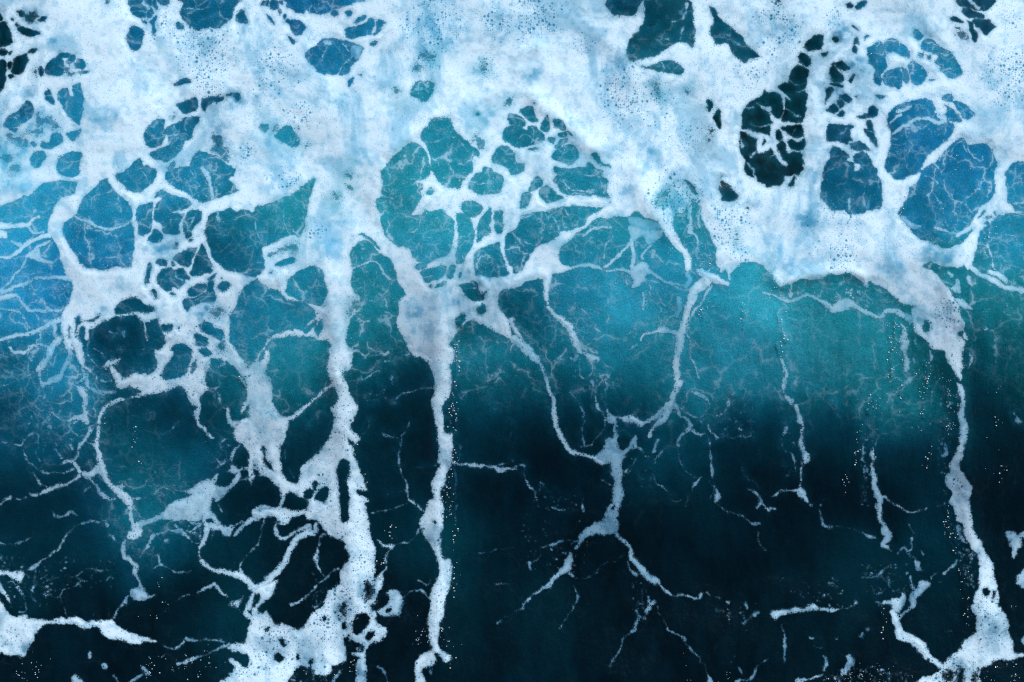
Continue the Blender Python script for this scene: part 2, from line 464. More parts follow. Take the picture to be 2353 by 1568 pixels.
P webw .75 300,760 370,720 390,800 480,830 480,860 400,840 300,810 240,800
S webw 24 .7 240,820 200,900 130,960 90,1030 20,1090
S - 30 .6 200,900 250,880
S webw 40 .75 330,980,20 450,990,35 540,980,40 650,990,50
S webw 45 .75 -40,1110,60 60,1110,40 150,1070,35 230,1030,40 300,1000,20
S - 22 .7 200,1080 330,1090 370,1060
S webw 40 .8 -40,1200,50 60,1160,50 130,1150,20
S webw 30 .75 150,1150,30 200,1220,28 270,1290,35 340,1290,25 430,1300,30 580,1280,30
S - 22 .7 -40,1265,30 80,1270,15
S - 12 .6 500,1080 530,1150 550,1210
S - 14 .6 580,1050 630,1130
S webw 20 .65 60,1270 160,1290 210,1350 240,1410 250,1470
S webw 40 .85 600,1370,60 480,1400,45 400,1430,40 300,1480,35 150,1520,35 0,1550,30 -60,1560,25
S - 18 .6 330,1330 360,1370 350,1410
S webw 45 .7 510,1420 510,1600
S - 12 .6 100,1450 110,1520
S - 12 .6 540,100 560,180 590,230
S - 14 .6 120,290 90,400
S - 14 .5 260,1060 300,1000
S - 12 .5 380,900 370,960
S - 12 .5 330,1080 350,1150
T 1 1
H -20,380 60,310 160,290 200,280 270,240 380,200 400,150 450,130 530,65 550,110 530,170 500,240 480,330 455,430 440,540 400,610 340,590 290,600 200,640 110,690 50,700 -20,700
S - 16 .7 190,280 240,380 280,520 310,590
S - 14 .6 410,210 460,280
S - 16 .7 0,560 40,640 70,700
S - 12 .5 420,360 440,460
H -20,690 30,720 70,780 80,880 40,930 -20,940
h 90,790 150,740 250,700 330,660 380,700 380,770 300,730 220,750 130,790
H 175,880 200,850 280,810 360,790 350,840 280,880 200,890
H 125,940 150,930 145,950
H 260,1100 290,1040 320,970 370,925 440,905 540,880 600,900 625,950 630,1020 660,1110 655,1170 620,1240 560,1250 500,1230 400,1190 330,1160 280,1130
H -20,1040 50,1040 130,1090 210,1110 250,1150 300,1190 400,1200 480,1230 540,1280 550,1340 480,1410 430,1470 380,1450 300,1470 200,1500 130,1530 70,1600 -20,1600
H 440,1480 490,1420 550,1370 530,1430 480,1490
H 540,1430 570,1380 605,1370 600,1440 580,1510 545,1480
H 100,1570 200,1535 340,1515 430,1535 530,1525 580,1560 650,1560 660,1640 60,1640
h 820,40 850,20 890,50 870,80
h 830,150 870,130 895,170 870,200
h 705,220 740,200 785,250 750,280
H 1150,110 1170,-20 1580,-20 1560,80 1480,90 1500,190 1520,230 1490,300 1450,370 1420,420 1500,410 1560,350 1580,370 1640,360 1700,350 1750,390 1800,450 1810,530 1800,640 1770,750 1720,790 1660,810 1560,855 1480,830 1430,780 1400,710 1300,700 1220,640 1180,580 1155,500 1150,420 1110,350 1100,280 1150,230
S - 18 .7 1160,240 1250,255 1350,240
S - 18 .7 1490,500 1450,560 1410,560
S - 22 .8 1560,380 1510,460 1490,510
S - 14 .6 1570,620 1690,605
S - 14 .6 1600,690 1680,790
S - 20 .5 1180,180 1230,210
S - 12 .5 1180,110 1350,80 1480,80
S - 10 .5 1540,470 1530,540
H 1490,110 1530,120 1530,170 1500,170
H 1560,210 1600,140 1620,190 1590,220
H 1620,-20 1950,-20 1930,60 1860,150 1780,165 1700,140 1650,60
S - 14 .6 1650,60 1760,70 1860,50 1880,100
H 1840,165 1890,115 1895,140 1860,175
H 1950,140 1990,60 2040,20 2120,10 2200,20 2260,60 2275,110 2240,190 2150,210 2050,215 1970,190
S - 14 .7 1960,110 2030,140 2030,200
S - 16 .7 2030,140 2110,120 2200,110 2230,60
S - 14 .7 2120,110 2110,200
S - 14 .7 2200,110 2240,180
H 1880,360 1910,300 2010,290 2085,340 2060,400 2020,430 1950,430
H 1835,420 1880,395 1950,430 1990,480 2000,560 1990,640 1970,720 1930,790 1890,860 1840,850 1830,780 1845,640
H 2040,520 2080,430 2150,340 2165,380 2150,500 2150,560 2080,610 2030,660 2020,600
H 2190,390 2280,370 2260,450 2260,560 2220,590 2180,550 2180,480
H 2000,840 2010,760 2080,710 2230,650 2250,720 2280,820 2310,940 2280,980 2160,990 2060,970 2000,950
H 2290,600 2320,570 2400,570 2400,870 2330,870 2300,800 2290,720
H 1745,960 1770,880 1810,860 1840,900 1800,985 1760,995
H 1470,860 1540,850 1560,880 1500,910 1470,890
H 1500,930 1600,890 1700,870 1750,880 1720,970 1640,1010 1570,1030 1540,980
H 1855,970 1880,920 1885,970 1870,990
H 1585,1060 1620,1050 1620,1080
H 1650,1090 1680,1040 1740,1020 1740,1050 1690,1080
H 865,760 900,690 1000,640 1080,690 1130,760 1230,800 1260,870 1290,950 1310,1040 1380,1130 1360,1160 1320,1210 1300,1340 1290,1400 1330,1500 1360,1640 860,1640 870,1400 900,1330 960,1290 970,1200 950,1140 900,1120 870,1040 880,930 870,860
H 940,590 980,575 1030,610 1130,680 1130,720 1090,690 1000,620
S webm 20 .75 880,900 1000,870 1080,830 1130,870 1170,950 1240,1000
S - 12 .6 980,1170 1090,1200 1160,1160 1200,1140
S - 10 .5 1010,1430 1030,1500
S - 12 .5 960,760 980,820
H 1850,1060 1900,1040 2000,1010 2040,1040 2050,1090 2080,1130 2130,1100 2100,1170 2060,1200 2000,1200 1940,1160 1900,1110
S - 18 .7 1900,1100 1980,1080 2040,1080
H 2010,1290 2050,1230 2100,1230 2100,1300 2050,1330
H 1830,1400 1870,1330 1920,1320 1920,1380 1860,1430
H 1820,1640 1830,1500 1900,1420 1970,1380 2060,1410 2140,1440 2230,1490 2330,1540 2400,1600 2400,1640
H 2230,1150 2270,1090 2340,1060 2400,1060 2400,1420 2330,1370 2260,1290 2230,1210
h 850,1250 900,1190 960,1210 960,1250 880,1310 850,1310
T 2 1
B webm 1 -20,-20 850,-20 905,280 760,330 560,320 420,340 260,370 100,400 60,470 -20,560
B bank 1 830,-20 2400,-20 2400,870 2320,880 2220,840 2120,850 2060,900 2000,920 1900,890 1860,800 1870,720 1840,640 1800,570 1740,450 1720,320 1650,270 1600,380 1500,400 1490,520 1540,620 1570,700 1640,790 1640,880 1600,900 1580,800 1500,720 1440,640 1390,570 1340,470 1260,440 1200,420 1150,380 1060,430 960,420 860,440 780,390 880,330 900,270 870,190 890,100
H 140,200 180,110 230,50 285,90 260,150 190,195
H 75,300 90,220 140,200 175,240 150,320 110,370 80,350
H 245,210 290,140 350,150 420,210 490,240 480,270 370,300 300,280
H 380,90 420,30 470,-20 800,-20 840,40 890,100 880,180 900,265 820,240 750,220 650,230 540,230 470,200 420,140
S - 18 .7 490,110 540,180 640,190 760,180
S - 18 .7 570,20 740,60 840,0
S - 50 .7 450,90 480,100
S - 16 .6 700,200 770,190 760,120
H -20,-20 110,-20 100,10 40,20 -20,15
P diag 1 900,300 1000,400 880,420 780,430 700,500 620,560 560,640 480,690 430,740 430,800 470,860 540,910 450,940 370,950 350,1000 280,1000 200,1010 60,1050 -30,1060 -30,970 60,940 120,870 160,800 230,690 290,670 370,640 430,600 460,570 560,550 660,500 690,440 780,380
S webm 60 .85 80,380,60 250,330,70 400,310,60 560,265,50 720,250,60 890,280,40
S - 14 .7 320,360 380,430 450,520
S - 18 .7 500,350 530,430 545,540
S - 12 .6 690,360 700,420
S - 20 .7 430,510 435,590
S - 12 .6 770,310 780,370
S - 26 .6 80,430 160,410 200,390
S - 14 .5 110,640 190,690 240,690
S - 14 .5 20,740 90,780 160,790
S - 16 .5 10,900 80,910
S fan 28 .7 660,600 740,540 820,520 900,520
S - 14 .6 690,580 690,640 650,750 630,810
S - 20 .7 900,565 925,600 870,680 850,800
S - 14 .5 690,740 730,780
S fan 28 .8 1100,560 1100,660 1000,760 900,860 850,890
P fan .6 1060,520 1130,510 1200,540 1360,540 1390,570 1320,640 1260,680 1230,650 1210,590 1120,660 1090,620
P fan .4 1060,440 1200,440 1340,480 1370,540 1200,540 1100,520
S fan 36 .8 1100,650 1120,780 1110,880
S fan 24 .7 1270,690 1210,760 1200,820
P fan .65 1080,900 1100,870 1210,850 1260,910 1350,960 1450,1020 1540,1040 1600,1060 1550,1060 1470,1050 1380,1010 1270,960 1220,980 1220,1020 1160,1060 1090,1080 1110,1000 1070,940 980,930 900,940 850,925 950,910
S diag 32 .85 530,910,30 640,880,35 760,890,35 830,915,20
S - 14 .6 800,900 800,820
S - 22 .6 1220,1030 1260,1080 1280,1140
S - 14 .5 1370,1040 1400,1140
S - 14 .5 1300,1140 1400,1230 1470,1280
S - 20 .5 1360,1260 1340,1390
S fan 26 .6 1210,1140 1220,1200 1200,1270
S - 24 .6 1280,1140 1230,1240
S - 30 .5 960,1020 950,1040
S - 26 .6 1040,990 1050,1040
S fan 60 .45 1540,1180 1540,1290 1510,1340
S fan 40 .5 1600,940 1630,1000 1600,1070
S lobe 75 .95 330,980,75 320,1080,50 325,1180,26 330,1245,22
S lobe 50 .9 335,1260,40 400,1340,45 480,1390,50 540,1440,60 560,1520,60 580,1600,70
S lefta 45 .95 0,1370 40,1480 100,1600
S stem 90 1 1780,1010,110 1680,1100,95 1640,1200,75 1610,1320,65 1580,1440,65 1540,1520,75 1535,1640,85
S - 26 .85 1830,1050,30 1790,1120,30 1740,1220,26 1660,1330,24 1620,1440,22 1600,1500,24 1640,1560,22
S stem 50 .9 1540,1500,60 1450,1480,40 1380,1450,55 1290,1490,30 1200,1510,26 1180,1560,16
S stem 24 .7 1390,1420 1440,1360 1500,1340
S - 20 .6 1130,1450 1250,1480
S - 12 .6 1100,1470 1000,1530 850,1568
S - 18 .6 640,1560 760,1550
S - 12 .5 580,1190 590,1280
S - 12 .5 700,1320 850,1270 930,1170
S - 16 .5 660,1020 690,970
S - 12 .4 580,1120 600,1090
S bank 50 1 1610,790,50 1610,890,55
S curl 60 .9 1700,910,30 1760,950,70 1850,990,75 1970,1035,40
S - 26 .7 1650,560 1700,650 1690,780
S bank 45 .8 1640,300 1640,560
S - 30 .7 1730,320 1710,430 1720,520
S - 20 .6 1760,560 1790,600
S - 20 .5 1560,540 1600,520
P curl .8 1860,800 1890,760 1960,740 2030,780 2110,830 2090,880 2020,940 2010,990 1990,990 1970,920 1920,950 1915,880 1950,810 1900,830
S - 20 .6 1730,780 1820,780
S - 20 .6 1790,920 1860,890
H 1580,90 1640,130 1700,200 1690,220 1620,150
h 1320,290 1400,200 1450,200 1390,270 1330,310
H 1890,170 1930,100 1970,110 2040,190 2080,240 2030,280 1930,280 1910,220
H 1925,30 1945,40 1930,60
H 2150,330 2175,320 2180,350
h 2040,580 2060,570 2060,630 2040,630
H 2165,-20 2400,-20 2400,130 2320,120 2250,90 2190,30
S - 18 .8 2210,-20 2230,50 2260,100
T 3 1
B lip 1 -20,-20 510,-20 500,90 490,250 540,310 600,370 700,370 750,400 850,390 930,370 1030,340 1050,260 1050,130 1000,40 1000,-20 1095,-20 1120,40 1170,100 1230,90 1300,40 1400,-20 1425,-10 1380,80 1300,160 1280,240 1230,320 1190,390 1240,450 1300,530 1350,600 1410,640 1500,650 1580,690 1650,710 1750,690 1830,620 1870,560 1840,530 1860,480 1900,420 1960,330 2030,280 2080,200 2090,120 2080,-20 2195,-20 2190,130 2210,280 2260,330 2300,380 2220,390 2130,410 2060,470 2000,530 1940,560 1930,640 1920,720 1890,840 1870,880 1850,910 1800,860 1740,900 1660,880 1570,880 1490,840 1440,860 1420,890 1500,920 1560,980 1610,1050 1680,1130 1730,1210 1760,1300 1800,1380 1800,1480 1830,1520 1830,1560 1790,1540 1780,1490 1730,1500 1770,1590 1770,1640 1510,1640 1400,1520 1340,1480 1310,1390 1300,1290 1350,1250 1250,1240 1200,1210 1130,1150 1090,1090 1000,1040 920,1010 900,1050 830,1000 790,960 740,930 640,950 560,950 500,990 390,1000 290,990 220,1030 150,1050 110,1060 60,990 40,930 -20,900
S hem 36 .72 -40,1125,25 60,1150,25 150,1190,40 240,1185,35 340,1145,35 430,1160,35 520,1200,45 600,1270,70 700,1230,110 790,1250,40 880,1290,40 960,1330,45 1040,1345,30 1080,1290,35 1160,1290,40 1240,1320,50 1310,1380,60
S hem 40 .8 200,1040,20 205,1140,45
H 1410,1450 1440,1380 1480,1390 1480,1450 1440,1470
H -20,-20 150,-20 155,80 110,140 40,145 -20,140
H 175,140 210,90 240,10 245,60 235,140 200,160
S - 20 .6 1440,40 1500,60 1560,120
S - 16 .6 1510,200 1550,260 1590,300
S - 14 .6 1640,190 1700,290
S - 22 .6 1810,270 1840,340 1890,420
S - 30 .5 1930,80 1940,140
S - 12 .6 2000,100 2090,130
S - 40 .6 1240,440,60 1330,510,60 1400,510,20
S - 26 .7 1540,530 1620,560 1720,590
S lip 40 .8 1730,600 1840,540
S - 14 .6 1620,450 1650,520
S - 30 .6 740,370 750,260
S - 30 .5 900,340 920,290
S tail 48 .9 1880,880,40 1980,960,50 2100,1020,50 2200,1070,50 2351,1100,50 2440,1110,50
S tail 38 .9 2040,930,40 2100,960,40 2190,1000,35 2190,1015,30
S - 18 .8 2090,920 2060,800 2030,720 2020,670 2040,580
S - 16 .7 2160,570 2240,600 2300,660
S - 22 .8 2250,300 2380,290
S - 18 .8 2300,370 2380,370
P fleck1 .75 1825,975 1870,970 1880,1030 1895,1065 1850,1050
P fleck2 .75 1700,1170 1780,1180 1850,1230 1870,1275 1800,1270 1730,1220
P fleck3 .75 1655,1095 1715,1055 1722,1000 1745,1005 1762,1110 1730,1125
S fleck4 30 .7 1650,940 1680,970
S - 30 .8 1995,1460 2005,1462
H 1990,440 2050,430 2050,450 2000,460
H 2070,390 2090,385 2090,410
H 1980,490 2010,470 2040,480 2020,510
H 1930,440 1980,370 1990,400 1950,440
H 1770,590 1820,580 1810,610
S hang 50 .85 1230,1410,30 1260,1470,40 1240,1568,60 1250,1640,60
S - 14 .6 2160,1290 2180,1340 2250,1310
S - 16 .5 2180,1220 2210,1260
S - 14 .5 2260,1330 2330,1330
T 0 2
B junc 1 1480,-20 1450,200 1430,250 1390,290 1320,290 1230,275 1180,310 1130,325 1070,290 1030,230 1000,260 1030,330 1060,400 1090,430 1150,430 1230,440 1300,460 1250,500 1150,520 1180,525 1300,510 1420,480 1560,455 1640,420 1700,460 1720,530 1760,570 1800,600 1840,600 1840,510 1890,460 1920,440 1890,370 1890,310 1920,260 1940,180 1990,165 2080,190 2130,230 2190,290 2240,330 2270,400 2270,520 2230,580 2210,650 2230,660 2300,560 2400,560 2400,-20
H 1580,60 1640,25 1710,30 1755,90 1745,190 1700,280 1620,325 1550,340 1480,320 1500,260 1550,190 1580,120
H 1820,70 1890,60 1945,110 1890,140 1840,120
h 2010,30 2060,20 2070,80 2010,80
H 1765,200 1800,190 1790,240 1760,280
H 2100,-20 2400,-20 2400,150 2310,200 2260,230 2210,150 2150,80
S junc 60 1 2060,0,40 2120,80,60 2200,180,70 2260,280,60 2300,400,60
H 1140,440 1190,425 1240,440 1180,450
H 1250,460 1290,450 1280,480
S - 24 .8 2000,320 2010,400 1980,440 2020,490 2040,570
S - 40 .6 1930,270 1990,290
S webw 40 .9 100,60,30 130,100,40 230,95,40 280,50,35 350,30,30 440,40,20 530,0,40
S - 14 .7 -20,130 60,110 100,70
S webw 60 .9 530,-20,70 470,60,60 440,150,60 390,220,65 340,260,50
S - 26 .7 270,150,20 300,185,30
S webw 50 .75 590,0,25 640,100,50 620,180,60 590,260,45 560,330,60 500,350,60 420,380,50 390,400,30 360,300,22 370,260,22
P junc .95 640,-40 720,-40 760,60 780,130 790,220 830,250 900,340 880,350 830,290 780,260 730,210 700,130 680,60
S webw 26 .75 760,240 770,330 720,380 640,430 590,490 560,510
S webw 40 .65 800,300,40 800,420,40
S webw 50 .85 690,410,30 750,450,60 790,520,45 780,600,45 770,690,70 800,740,40
S webw 40 .8 770,690,60 690,690,40 620,730,20 560,730,16 500,690,16 475,660,22
S - 24 .7 690,720,25 670,780,22 650,845,16
S - 18 .7 400,440,14 400,520,40 350,560,14 290,590,14 240,590,24 190,640,12 150,670,10
S - 18 .75 -20,350 100,330 170,310 215,290,30 210,260,14
S - 18 .75 -20,425 60,400 130,370 210,330 300,280
S - 16 .7 820,0 800,80 830,170 880,230 960,250 1010,290 1040,340
S - 14 .7 860,60 930,110 960,160
S junc 40 .85 960,240,30 1000,210,50 1060,190,40 1110,160,14
S - 26 .7 880,350,25 960,370,30 1030,370,20
S - 40 .5 840,430 900,470 980,470
S - 40 .6 920,490 1000,470 1060,460
S - 14 .6 640,290 670,360
S - 16 .5 500,380 480,500
S - 16 .5 500,560 560,540
S - 24 .6 2060,200 2000,240
S armb 50 .85 2090,620,30 2110,700,50 2130,750,60 2200,740,40 2250,730,30
S - 14 .7 2050,590 2100,660
S - 20 .7 1960,430 2000,480 2040,570
P col 1 2130,820 2160,760 2250,700 2310,710 2400,760 2420,1240 2330,1080 2280,1010 2200,930 2140,880
S - 16 .8 2010,945 2090,890
S junc 30 .9 1830,590,40 1810,660,50 1810,720,30 1850,780,24 1900,830,26 1960,890,24
S - 10 .7 1720,590 1780,690
S - 14 .7 1640,740 1570,820 1480,860
S ring 45 .95 1130,530,40 1050,560,40 980,610,38 930,680,34 905,760,34 900,860,32 885,940,45 895,1020,55 915,1110,65 940,1200,80 990,1280,60 1060,1350,60 1140,1420,90 1190,1500,60 1195,1590,30
S ring 24 .8 870,950,30 820,930,14
S ring 40 .75 830,800,45 790,890,40 740,950,40 730,1010,18 690,1070,30
S - 14 .6 880,760 810,790
S ring 50 .9 890,1180,80 830,1230,60 760,1220,50 710,1170,45 670,1110,35 600,1110,25 560,1130,14
S - 24 .6 800,1090 830,1170
S chain 30 .85 730,1240,40 650,1300,30 550,1330,26 470,1355,40 380,1390,24 330,1410,24 270,1410,24
S chain 22 .8 230,1440,24 160,1445,20
S chain 24 .8 90,1430,40 40,1460,16 0,1500,8
S - 16 .75 -20,935 60,940 130,960 190,970 220,920 300,835
S - 15 .7 200,970 240,1070 300,1130 350,1185 440,1215 520,1205 600,1215 670,1180
S - 14 .7 290,1200 350,1270 370,1300 440,1340
S - 30 .6 650,960,35 660,1000,20
S - 18 .6 510,990 550,1050
S - 14 .6 330,1010 380,1100
S - 14 .6 360,850 350,940
S - 10 .6 520,910 640,890 670,920
S - 40 .4 400,740 440,720
S - 36 .5 450,780 470,790
S ring 34 .7 780,1240 880,1320 930,1390 1010,1450 1060,1440
S - 16 .6 760,1400 830,1340
S ring 40 .7 1070,1340,30 1130,1330,50
S - 30 .8 1210,1450,30 1300,1440,24 1400,1410,30 1490,1350,36 1560,1370,26 1600,1410,24
P froth .75 1500,1568 1560,1510 1650,1450 1740,1400 1640,1370 1700,1350 1800,1300 1900,1250 1940,1260 2000,1200 2010,1230 1980,1300 2050,1330 2120,1290 2160,1220 2200,1190 2210,1250 2180,1300 2100,1350 2050,1430 2000,1490 1960,1450 1940,1568 1900,1640 1440,1640
P froth .7 2100,1160 2140,1130 2200,1160 2280,1150 2400,1140 2400,1180 2260,1180 2200,1200 2150,1230 2080,1190
S froth 40 .7 2200,950,20 2150,1010,40 2130,1080,30
S - 30 .7 1980,1080,30 2010,1110,20 1990,1150,18
S - 30 .7 2070,1090 2000,1150
S - 14 .7 2180,1280 2300,1260 2380,1230
S - 14 .7 2010,1490 2050,1568
S - 24 .35 1340,1170 1440,1200
S - 14 .4 1490,1440 1540,1400
S - 30 .4 1360,1280 1440,1330
S - 14 .3 1340,680 1380,650
T 1 2
S webm 30 .9 100,-20,30 70,60,30 20,110,30 0,170,30
B col 1 655,-40 870,-40 860,60 900,100 880,200 850,260 800,270 800,320 850,390 860,470 910,550 945,580 940,620 880,740 870,780 960,880 940,920 900,960 900,1050 940,1130 960,1200 990,1300 1020,1360 930,1370 930,1400 1020,1440 1020,1470 970,1480 990,1568 1000,1640 480,1640 490,1470 410,1430 330,1390 270,1400 240,1460 190,1340 150,1320 110,1250 0,1240 -60,1240 -60,150 20,220 70,260 120,310 140,380 150,480 170,570 210,640 260,680 330,690 400,620 480,560 560,490 630,430 690,390 665,300 650,200 665,100
H 370,710 440,640 540,540 640,450 690,415 730,430 755,510 735,580 690,620 700,680 710,740 690,830 650,910 590,980 520,1060 440,1120 400,1180 380,1290 340,1305 290,1280 250,1210 245,1130 215,1050 240,960 280,850 310,750
S col 26 .95 690,395,30 560,510,24 430,620,26 340,710,40
H 750,1190 770,1110 800,1090 850,1110 855,1190 830,1290 850,1400 850,1500 860,1640 790,1640 770,1500 760,1350
H 440,1380 480,1345 515,1380 490,1430 455,1430
H 510,1310 545,1285 570,1310 540,1370 520,1360
H 535,1430 570,1370 610,1330 660,1350 660,1440 620,1490 580,1470
H 55,970 80,970 90,1050 120,1110 170,1190 100,1140 75,1090 60,1020
H 845,890 870,895 900,940 880,945
H -10,1120 30,1150 60,1200 40,1225 -10,1220
S froth 40 .8 -20,1560,60 60,1530,50 200,1545,30 240,1470,30 250,1420,20
S col 22 .8 860,80,25 960,100,22 1000,130,20 1060,90,14 1140,100,20 1170,120,35 1225,100,14
S - 14 .7 980,155 1080,130 1150,120
S - 16 .75 1400,100,20 1280,165,16 1190,190,14 1120,215,12
S - 18 .7 850,370,18 950,350,22 1000,345,12 1060,300,10 1140,260,10
S - 12 .5 1250,250 1245,390
S - 12 .65 1260,560 1320,490,18 1430,465 1530,425,14 1640,410
S - 16 .75 1410,740,14 1370,820,16 1340,880,22 1340,980,14 1300,1040,18 1310,1130,14 1345,1220,16 1380,1290,20 1380,1370,22 1410,1450,20
S - 16 .7 1170,840,22 1240,880,14 1300,890,8
S - 12 .6 960,880,14 1040,800,10 1050,730,12
S - 24 .75 1410,1460,35 1470,1510,20 1540,1568,30 1570,1600,20
S - 12 .6 1380,1490 1270,1530 1060,1568
S - 9 .5 1330,1390 1200,1400
S - 9 .5 1470,1150 1650,1140
S - 10 .5 470,760 530,700 570,690
S - 10 .4 270,1000 280,1120 350,1260
B streak 1 1360,-30 1820,-30 1810,150 1790,250 1805,340 1790,480 1740,560 1710,620 1720,700 1730,840 1790,860 1805,900 1810,1000 1805,1090 1770,1200 1740,1300 1690,1380 1700,1480 1690,1640 1630,1640 1630,1520 1610,1400 1600,1320 1650,1230 1690,1150 1660,1090 1680,1000 1655,900 1650,800 1630,680 1610,600 1630,500 1645,410 1620,300 1580,210 1530,160 1400,100
S cross 20 .85 1810,1105,20 1900,1135,20 2050,1150,22 2120,1140,16 2190,1160,24 2240,1180,45 2290,1160,26 2380,1160,20
S - 14 .6 2200,1155 2351,1090
S - 16 .6 1890,520,20 1940,450,12
S - 22 .22 1830,1140 1840,1280 1830,1400 1830,1640
S - 26 .22 1870,1080 1880,960
S - 22 .6 2130,335 2140,340
S - 10 .4 2340,750 2340,900
S - 12 .5 2170,605 2210,630
T 2 2
S lefta 60 .8 20,-20,70 90,30,75 150,90,85 210,150,60 260,215,25 280,260,18 310,340,34 320,420,42 350,475,40 380,520,34 390,620,38 400,720,45 430,820,50 470,910,50 510,980,50 560,1025,50 620,1035,30 700,1050,34 780,1085,50 840,1100,60
S - 20 .7 370,480,25 440,470,16 470,472,8
S lobe 65 .75 570,-20,70 600,60,65 620,100,40 680,120,30 740,165,70 780,160,50
S lobe 40 .5 590,110 570,180
S - 18 .7 630,230 620,290 650,330
S - 26 .7 765,200 760,280 770,340
S - 20 .7 725,360,40 745,410,20 755,480,14 770,590,24 820,650,20 850,720,22 850,790,10 800,860,18 740,930,26 690,960,10 620,975,16
S - 16 .65 850,350,10 880,400,24 850,460,14 860,600,14 870,650,14
S - 14 .65 820,480 840,550
S - 16 .7 260,170,14 320,190,26 400,175,12 500,160,12 560,180,20
S - 12 .45 520,440 600,560 640,630 660,700 650,860 665,970
S - 12 .5 570,420 640,465
P trunk .55 860,690 880,640 910,670 950,680 970,695 950,720 960,780 930,770 890,750 860,730
S stem 45 .8 970,700,20 1040,710,45 1110,720,70 1180,745,55 1240,730,24 1310,700,40 1380,640,50 1450,580,60
S stem 75 .88 1540,-40,85 1530,100,70 1515,220,70 1530,300,60 1530,380,75 1500,470,65 1480,560,60 1430,640,75 1370,730,70 1300,780,30 1260,860,30
S stem 36 .7 1500,590,70 1530,620,40 1550,680,28 1610,740,36 1630,790,45 1600,830,35 1550,870,20 1520,940,40 1525,970,40
S - 24 .7 1650,830 1720,865,20 1760,860,20 1800,920,18 1810,990,16 1820,1060,45 1830,1100,20 1830,1170,32 1830,1240,28
S - 18 .65 1540,590 1600,650 1650,690,20 1710,720,14 1745,750,24
P trunk .52 930,810 965,850 960,920 1000,990 1060,970 1100,900 1150,865 1150,930 1130,980 1050,1010 1030,1070 1015,1130 1015,1210 1000,1260 1010,1330 1025,1390 1000,1470 960,1500 920,1480 915,1350 930,1260 900,1220 900,1120 850,1130 810,1100 770,1060 830,1000 850,930 880,890 915,880
S trunk 45 .6 960,1480 945,1640
S trunk 40 .6 910,1500 880,1580 860,1640
S - 16 .5 990,1490 980,1530
S - 20 .5 1150,980 1180,1000
S trunk 20 .55 930,760 930,830
S - 40 .6 1350,900,20 1310,1000,55 1300,1020,40
S - 26 .65 1440,970,20 1380,1020,30 1340,1070,35 1310,1120,16
S - 22 .6 1130,1070 1080,1150 1030,1200 1020,1230
S - 14 .6 1525,990,10 1530,1080,10 1580,1150,18 1640,1210,14 1720,1250,14
S - 18 .6 1740,1240,14 1700,1300,40 1650,1350,12 1600,1500,10
S - 30 .7 1800,1280,12 1860,1350,22 1885,1430,55 1870,1465,30
S - 14 .5 1830,1440 1840,1400
S - 14 .6 1300,1230 1330,1300 1400,1345,18 1460,1410,10
S - 14 .6 1440,1440,10 1500,1465,20 1570,1440,10
S - 8 .4 970,820 1020,815 1080,860 1110,880
S - 26 .75 1640,0,40 1640,100,20 1680,220,28 1715,340,16
S - 34 .7 1630,430,25 1700,480,40 1760,520,40 1810,570,30 1815,600,14 1780,670,20 1745,710,22
S - 16 .65 1820,560,8 1880,545,8 1970,525,10 1995,500,24 2050,470,20 2070,420,10 2110,350,12
S - 20 .65 1985,520,20 1975,630,22 1920,680,20
S - 26 .6 1880,685 1900,695
S - 20 .6 2050,737 2075,733
S - 22 .65 1790,780,28 1820,840,26 1890,880,16 1950,870,16 2040,890,8 2100,870,10 2150,885,14 2200,865,8
S - 20 .6 2170,280,24 2220,300,12
S - 20 .6 1935,315 1950,312
S - 26 .5 2190,150,30 2200,210,14
S - 20 .6 1070,75,26 1140,30,16
S - 22 .65 0,1150,14 60,1130,24 120,1150,26 120,1210,22 140,1270,22 150,1340,22 200,1380,16 235,1470,14
S - 10 .5 260,1300 330,1370
S - 24 .6 640,1500 655,1568
S - 16 .5 380,1530 480,1550
S - 16 .6 830,1260,20 910,1310,12
S - 10 .4 2110,1150 2140,1250 2240,1310 2280,1360
S - 22 .7 2150,1345,14 2250,1390,22 2300,1470,40 2260,1530,24
S - 24 .7 2300,1480 2360,1560
S - 14 .6 1900,1490 1990,1568
T 3 2
P hang .85 1200,-20 1270,-20 1290,60 1280,120 1310,190 1310,260 1260,300 1240,270 1250,200 1250,130 1230,60
S - 22 .7 1345,-10,25 1345,30,20
S - 26 .7 1340,160,30 1355,200,24
S - 30 .75 1480,80,16 1510,140,50 1500,200,20 1490,240,14
P lip 1 1490,-20 1780,-40 1790,80 1790,180 1810,240 1780,270 1790,330 1760,360 1720,300 1660,230 1640,160 1620,90 1540,70
S - 26 .75 1850,110,20 1860,150,30 1845,220,28 1825,255,14
S rstr 60 .9 1740,380,14 1765,430,50 1780,500,55 1780,600,50 1760,680,80 1790,780,80 1790,880,75 1780,960,60 1760,1060,70
P rstr .95 1740,1040 1800,1030 1780,1130 1770,1190 1830,1240 1860,1330 1870,1400 1860,1500 1870,1640 1730,1640 1720,1520 1660,1480 1690,1420 1680,1370 1620,1310 1610,1240 1660,1200 1670,1120
S drip 34 .75 130,180,40 160,310,36 150,400,32 160,490,28 205,545,55
S drip 40 .75 260,580,40 270,660,40 285,720,70 310,760,12 310,830,20 300,950,34 320,1020,36 340,1080,70 310,1120,30 300,1230,16 290,1330,16 300,1380,60 340,1440,34 390,1510,16
S drip 18 .7 280,1365,20 160,1365,14 90,1390,22 30,1425,14
S - 30 .65 190,730,8 155,830,40 130,890,8 170,1000,10 220,1040,30 240,1140,8 250,1230,8
S - 18 .6 -20,1540,20 70,1535,16
S - 18 .6 490,1500 510,1455
S - 30 .75 1310,340,40 1260,390,30 1210,430,30 1165,495,30
S - 26 .75 1370,310,24 1310,345,30
S - 26 .75 1130,370,24 1180,340,28 1230,370,24
S - 18 .5 1160,500 1090,550
